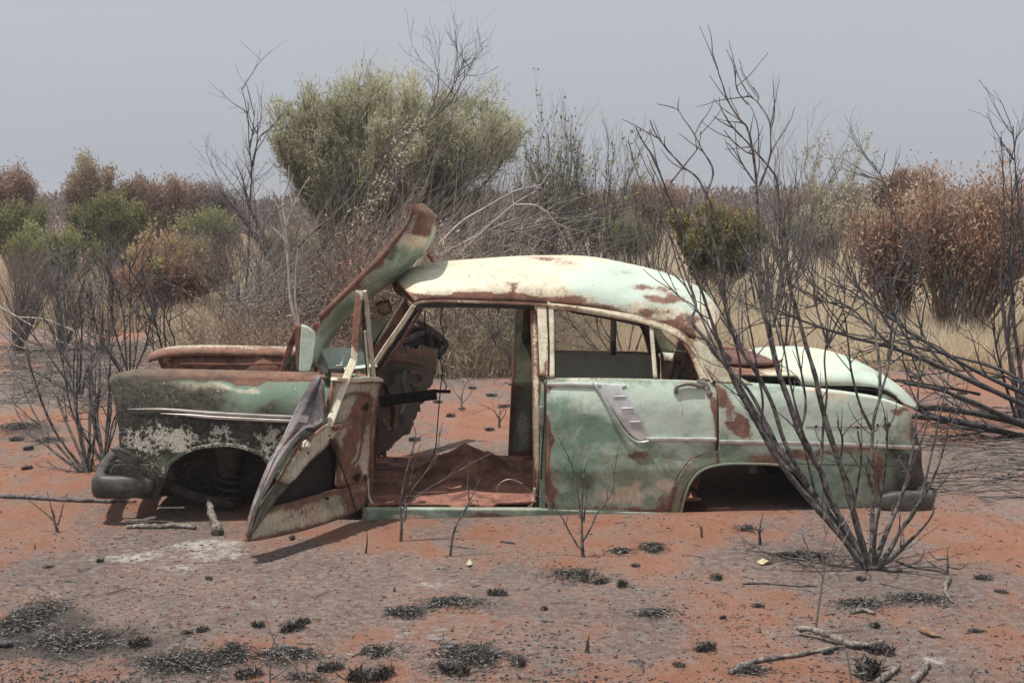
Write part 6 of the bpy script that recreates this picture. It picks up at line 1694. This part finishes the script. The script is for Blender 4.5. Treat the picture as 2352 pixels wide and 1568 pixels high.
litter('round black mat of burnt grass bottom centre', 1090, 1512, 82, 28, 4600, .06)
litter('small dark mat above centre foreground, left one', 925, 1408, 44, 13, 1700)
litter('scattered pale grey litter right of the small dark mat', 1035, 1385, 76, 16, 1500)
litter('burnt litter with ash flakes in front of the rear door', 1320, 1322, 75, 18, 1500)
litter('spider shaped burnt tuft mat before the sill end', 1500, 1262, 34, 13, 1200, .05)
litter('flat oval burnt mat left of the spider shaped one', 1425, 1268, 28, 7, 600)
litter('dark oval burnt mat before the rear wing', 1713, 1216, 28, 7, 600)
litter('burnt litter stretched under the right sticks, left half', 1975, 1388, 60, 15, 1600)
litter('burnt litter stretched under the right sticks, right half', 2100, 1375, 70, 13, 1900)
litter('grey litter below the end of the pale branch', 1725, 1543, 40, 13, 900)
litter('burnt mat around the foot of the big shrub', 1840, 1278, 90, 12, 1400)
litter('charred patch beyond the bumper at the left', 45, 982, 70, 17, 3000, .05)
litter('narrow charred patch right of the far left one', 110, 1012, 32, 8, 1800)
litter('fine burnt litter by the bottom edge right of centre', 700, 1560 - 0, 0.1 + 60, 12, 600)
litter('sparse litter around the two short sticks at centre left', 860, 1500, 46, 16, 900)
litter('small litter patch in the right middle foreground', 1500, 1412, 60, 12, 700)
# upright burnt tufts: one of each kind, then copies
def tuft_mesh(seed, n=90, h=.05, s=.03):
    r_ = np.random.default_rng(seed)
    a = r_.uniform(0, 2 * PI, n); q = np.sqrt(r_.random(n)) * s
    P = np.stack([np.cos(a) * q, np.sin(a) * q, np.full(n, h * 0.4)], 1)
    P[:, 2] = h * r_.uniform(0.05, 0.5, n); P[:, 0] *= 1.5
    D = np.stack([np.cos(a) * q * 16 + r_.normal(size=n) * 0.6, np.sin(a) * q * 16 + r_.normal(size=n) * .6, r_.uniform(0.1, 1.0, n)], 1)
    return P, D
proto = []
for sd_ in range(4):
    P, D = tuft_mesh(sd_, 150)
    o = leaves_mesh('burnt_tuft', P, D, .034, .0045, np.random.default_rng(sd_).random(len(P)) ** 2.2 * .8, M['ashblade'])
    proto.append(o)
TU = [(672,1446,1.5),(593,1438,1.0),(325,1482,1.4),(755,1537,1.5),(572,1553,1.2),(826,1562,1.7),(872,1556,1.8),(1042,1543,1.7),(1142,1366,1.1),(1645,1328,1.1),(1618,1492,1.4),(2018,1497,1.7),(1996,1552,2.1),(1741,1393,.8),(1190,1525,1.2),(1978,1330,.9),(465,1449,.8),
      (1157,935,1.6),(1062,940,1.0),(1035,957,1.3),(1125,988,1.4),(952,1012,1.6),(1085,893,1.4),(1130,910,1.2),(1180,885,1.2),(1005,925,1.0),(65,1033,1.1),(40,1012,1.4),(62,1078,1.0),(430,1455,.6),(2290,868,1.6),(2210,905,1.4),(2100,868,1.3),(2170,930,1.0),(1430,1345,1.0),(1380,1338,1.2),(1350,1335,1.0),(700,1430,.8),(1900,1500,.7),(2260,1330,1.0),(2300,1360,.8),(2240,1450,.8),(1560,1530,.8),(1250,1400,.6),(480,1330,.6),(230,1290,.7),(1660,1420,.5),(2010,1440,.8),(1460,1300,.8),(110,1303,.7)]
near_lab = {0: 'burnt black grass tuft right of the thin branching twig', 1: 'small burnt tuft left of the black tuft by the twig', 2: 'spiky burnt tuft on its own left of the long mat', 3: 'burnt tuft right of the long mat tail', 4: 'small burnt tuft at the bottom left of the branching twig', 5: 'tall burnt tuft at the bottom edge, left of a pair', 6: 'tall burnt tuft at the bottom edge, right of a pair', 7: 'upright burnt tuft in front of the round mat', 8: 'lone burnt tuft in the middle of the sand', 9: 'low burnt tuft near the pale yellow leaf', 10: 'burnt tuft left of the long pale branch', 11: 'bushy burnt tuft at the end of the crossed branches', 12: 'large burnt tuft at the bottom edge by the branch end'}
LMK = [(205,1150,'front bumper'),(560,1245,'tip of the open door'),(1339,1279,'forked stalk before the rear door'),(1760,1294,'pale yellow leaf'),(1990,1306,'foot of the big burnt shrub'),(1850,1500,'crossed grey branches'),(1090,1512,'round black mat'),
 (925,1408,'small dark mat'),(430,1530,'long humped mat'),(62,1425,'big black mat'),(1500,1262,'spider shaped mat'),(488,1212,'leaning charred chunk'),(1061,944,'dead shrublet seen through the doors'),(1147,982,'burnt shrublet behind the far sill'),(2150,1150,'rear bumper'),(2300,980,'tall burnt shrub at the right edge'),
 (1320,1322,'ash litter before the rear door'),(2181,1360,'short curved grey stick'),(1887,1370,'thin grey shrublet'),(45,982,'charred patch at the far left'),(1187,800,'far door post'),(1350,1480,'blackened upright stub')]
used_lab = set()
def tuft_label(u, v, s):
    sz = 'tiny' if s < .75 else 'small' if s < 1.05 else 'medium sized' if s < 1.35 else 'bushy'
    for lu, lv, nm in sorted(LMK, key=lambda q: (q[0] - u) ** 2 + (2 * (q[1] - v)) ** 2):
        if abs(u - lu) > 1.6 * abs(v - lv): d = 'left of' if u < lu else 'right of'
        else: d = 'beyond' if v < lv else 'in front of'
        for z_ in (sz + ' burnt black grass tuft', sz + ' charred clump of grass stubble'):
            L = '%s %s the %s' % (z_, d, nm)
            if L not in used_lab:
                used_lab.add(L); return L
for i, (u, v, s) in enumerate(TU):
    src = proto[i % 4]
    o = src if i < 4 else src.copy()
    if i >= 4: C.collection.objects.link(o)
    P = gp(u, v)
    o.location = Vector(P.tolist()); o.rotation_euler = (0, 0, rng.uniform(0, 6.28)); s *= 0.8; o.scale = (s * rng.uniform(.9, 1.3), s, s * rng.uniform(0.6, 1.1))
    BASE[o.name] = tuple(P)
    tag(o, near_lab.get(i) or tuft_label(u, v, s), 'grass tuft', 'burnt grass tufts on the sand')

# countless crumbs of charcoal, twiglets and ash flakes
n = 30000
u = rng.uniform(-60, 2412, n); v = 1568 - (1568 - 900) * rng.random(n) ** 1.5
P = np.array([ground(a_, b_) for a_, b_ in zip(u, v)])
keep = fbm(P[:, 0] * 1.2 + 10, P[:, 1] * 1.2 + 10, 33, 3) + rng.normal(size=n) * 0.12 > -0.05
L_ = tolocal(P)
keep &= ~((L_[:, 0] > -0.9) & (L_[:, 0] < 1.2) & (L_[:, 1] > -0.02) & (L_[:, 1] < 1.68))
P = P[keep]; n = len(P)
P[:, 2] = gz(P[:, 0], P[:, 1])
s = (0.0018 + 0.0065 * rng.random(n) ** 4)[:, None]
oct_ = np.array([[1, 0, 0], [0, 1, 0], [-1, 0, 0], [0, -1, 0], [0, 0, 1], [0, 0, -1]], float)
Vc = oct_[None] * rng.uniform(0.5, 1.3, (n, 6, 1)) * s[:, None] * np.stack([rng.uniform(.6, 2.4, n), rng.uniform(.6, 1.4, n), rng.uniform(.4, .8, n)], 1)[:, None]
an = rng.uniform(0, 2 * PI, n); ca, sa = np.cos(an)[:, None], np.sin(an)[:, None]
Vc = np.stack([Vc[..., 0] * ca - Vc[..., 1] * sa, Vc[..., 0] * sa + Vc[..., 1] * ca, Vc[..., 2]], -1) + P[:, None]
tf = np.array([[0, 1, 4], [1, 2, 4], [2, 3, 4], [3, 0, 4], [1, 0, 5], [2, 1, 5], [3, 2, 5], [0, 3, 5]])
F = ((np.arange(n) * 6)[:, None, None] + tf[None]).reshape(-1, 3)
o = mesh_obj('charcoal_crumbs', Vc.reshape(-1, 3), F, M['chip'], None, smooth=False)
tag(o, 'charcoal crumbs scattered over the red sand', 'charcoal', kind='stuff')
T = Tubes()
for i in range(800):
    u, v = rng.uniform(-40, 2390), 1568 - (1568 - 880) * rng.random() ** 1.3
    p0 = gp(u, v)
    l0 = tolocal(p0)[0]
    if -0.9 < l0[0] < 1.2 and -0.02 < l0[1] < 1.68: continue
    a = rng.uniform(0, 2 * PI)
    L = rng.uniform(.01, .07) * (1 + (rng.random() < .1) * 1.5)
    Pp, _ = wander(p0 + np.array([0, 0, .004]), (math.cos(a), math.sin(a), 0.02), L, 3, .18, 0)
    Pp[:, 2] = gz(Pp[:, 0], Pp[:, 1]) + .003 + rng.random() * .006
    T.add(Pp, rng.uniform(.0008, .0024), 4)
o = T.build('twig_litter', 'charlight'); tag(o, 'burnt twiglets scattered over the red sand', 'twigs', kind='stuff')
# twig carpet on the burnt ground at right and left
for lab, u0, u1, v0, v1, n_, mt, L0 in [('carpet of grey twigs on the burnt ground right of the car', 2110, 2420, 940, 1150, 190, 'charlight', (.1, .9)), ('carpet of ashy grey twigs on the ground behind the left shrubs', -40, 380, 790, 870, 420, 'deadwood', (.2, .9)), ('pale ashy twigs lying on the grey patch at the left', -40, 300, 860, 930, 300, 'deadwood', (.15, .5))]:
    T = Tubes()
    for i in range(n_):
        p0 = gp(rng.uniform(u0, u1), rng.uniform(v0, v1))
        a = rng.normal() * 0.7 + (0.15 if u0 > 1000 else -0.1)
        Pp, _ = wander(p0, (math.cos(a), math.sin(a), 0), rng.uniform(*L0), 5, .10, 0)
        Pp[:, 2] = gz(Pp[:, 0], Pp[:, 1]) + .004 + rng.random() * .04
        T.add(Pp, np.linspace(rng.uniform(.002, .006), .0015, 6), 4)
    o = T.build('twig_carpet', mt); tag(o, lab, 'twigs', kind='stuff')

# ------------------------------------------------------------------ the smoky air
mh = bpy.data.materials.new('haze'); mh.use_nodes = True
th = mh.node_tree; th.nodes.clear()
oh = th.nodes.new('ShaderNodeOutputMaterial'); vh = th.nodes.new('ShaderNodeVolumePrincipled')
vh.inputs['Color'].default_value = (0.93, 0.93, 0.96, 1)
vh.inputs['Density'].default_value = 0.0015
vh.inputs['Anisotropy'].default_value = 0.3
th.links.new(vh.outputs[0], oh.inputs['Volume'])
cs = [(-720, -45, -2), (720, -45, -2), (720, 1450, -2), (-720, 1450, -2), (-720, -45, 6.5), (720, -45, 6.5), (720, 1450, 6.5), (-720, 1450, 6.5)]
o = mesh_obj('haze', cs, [[3, 2, 1, 0], [4, 5, 6, 7], [0, 1, 5, 4], [1, 2, 6, 5], [2, 3, 7, 6], [3, 0, 4, 7]], mh, None, smooth=False)
tag(o, 'thin grey smoke haze over the plain', 'haze', kind='stuff')
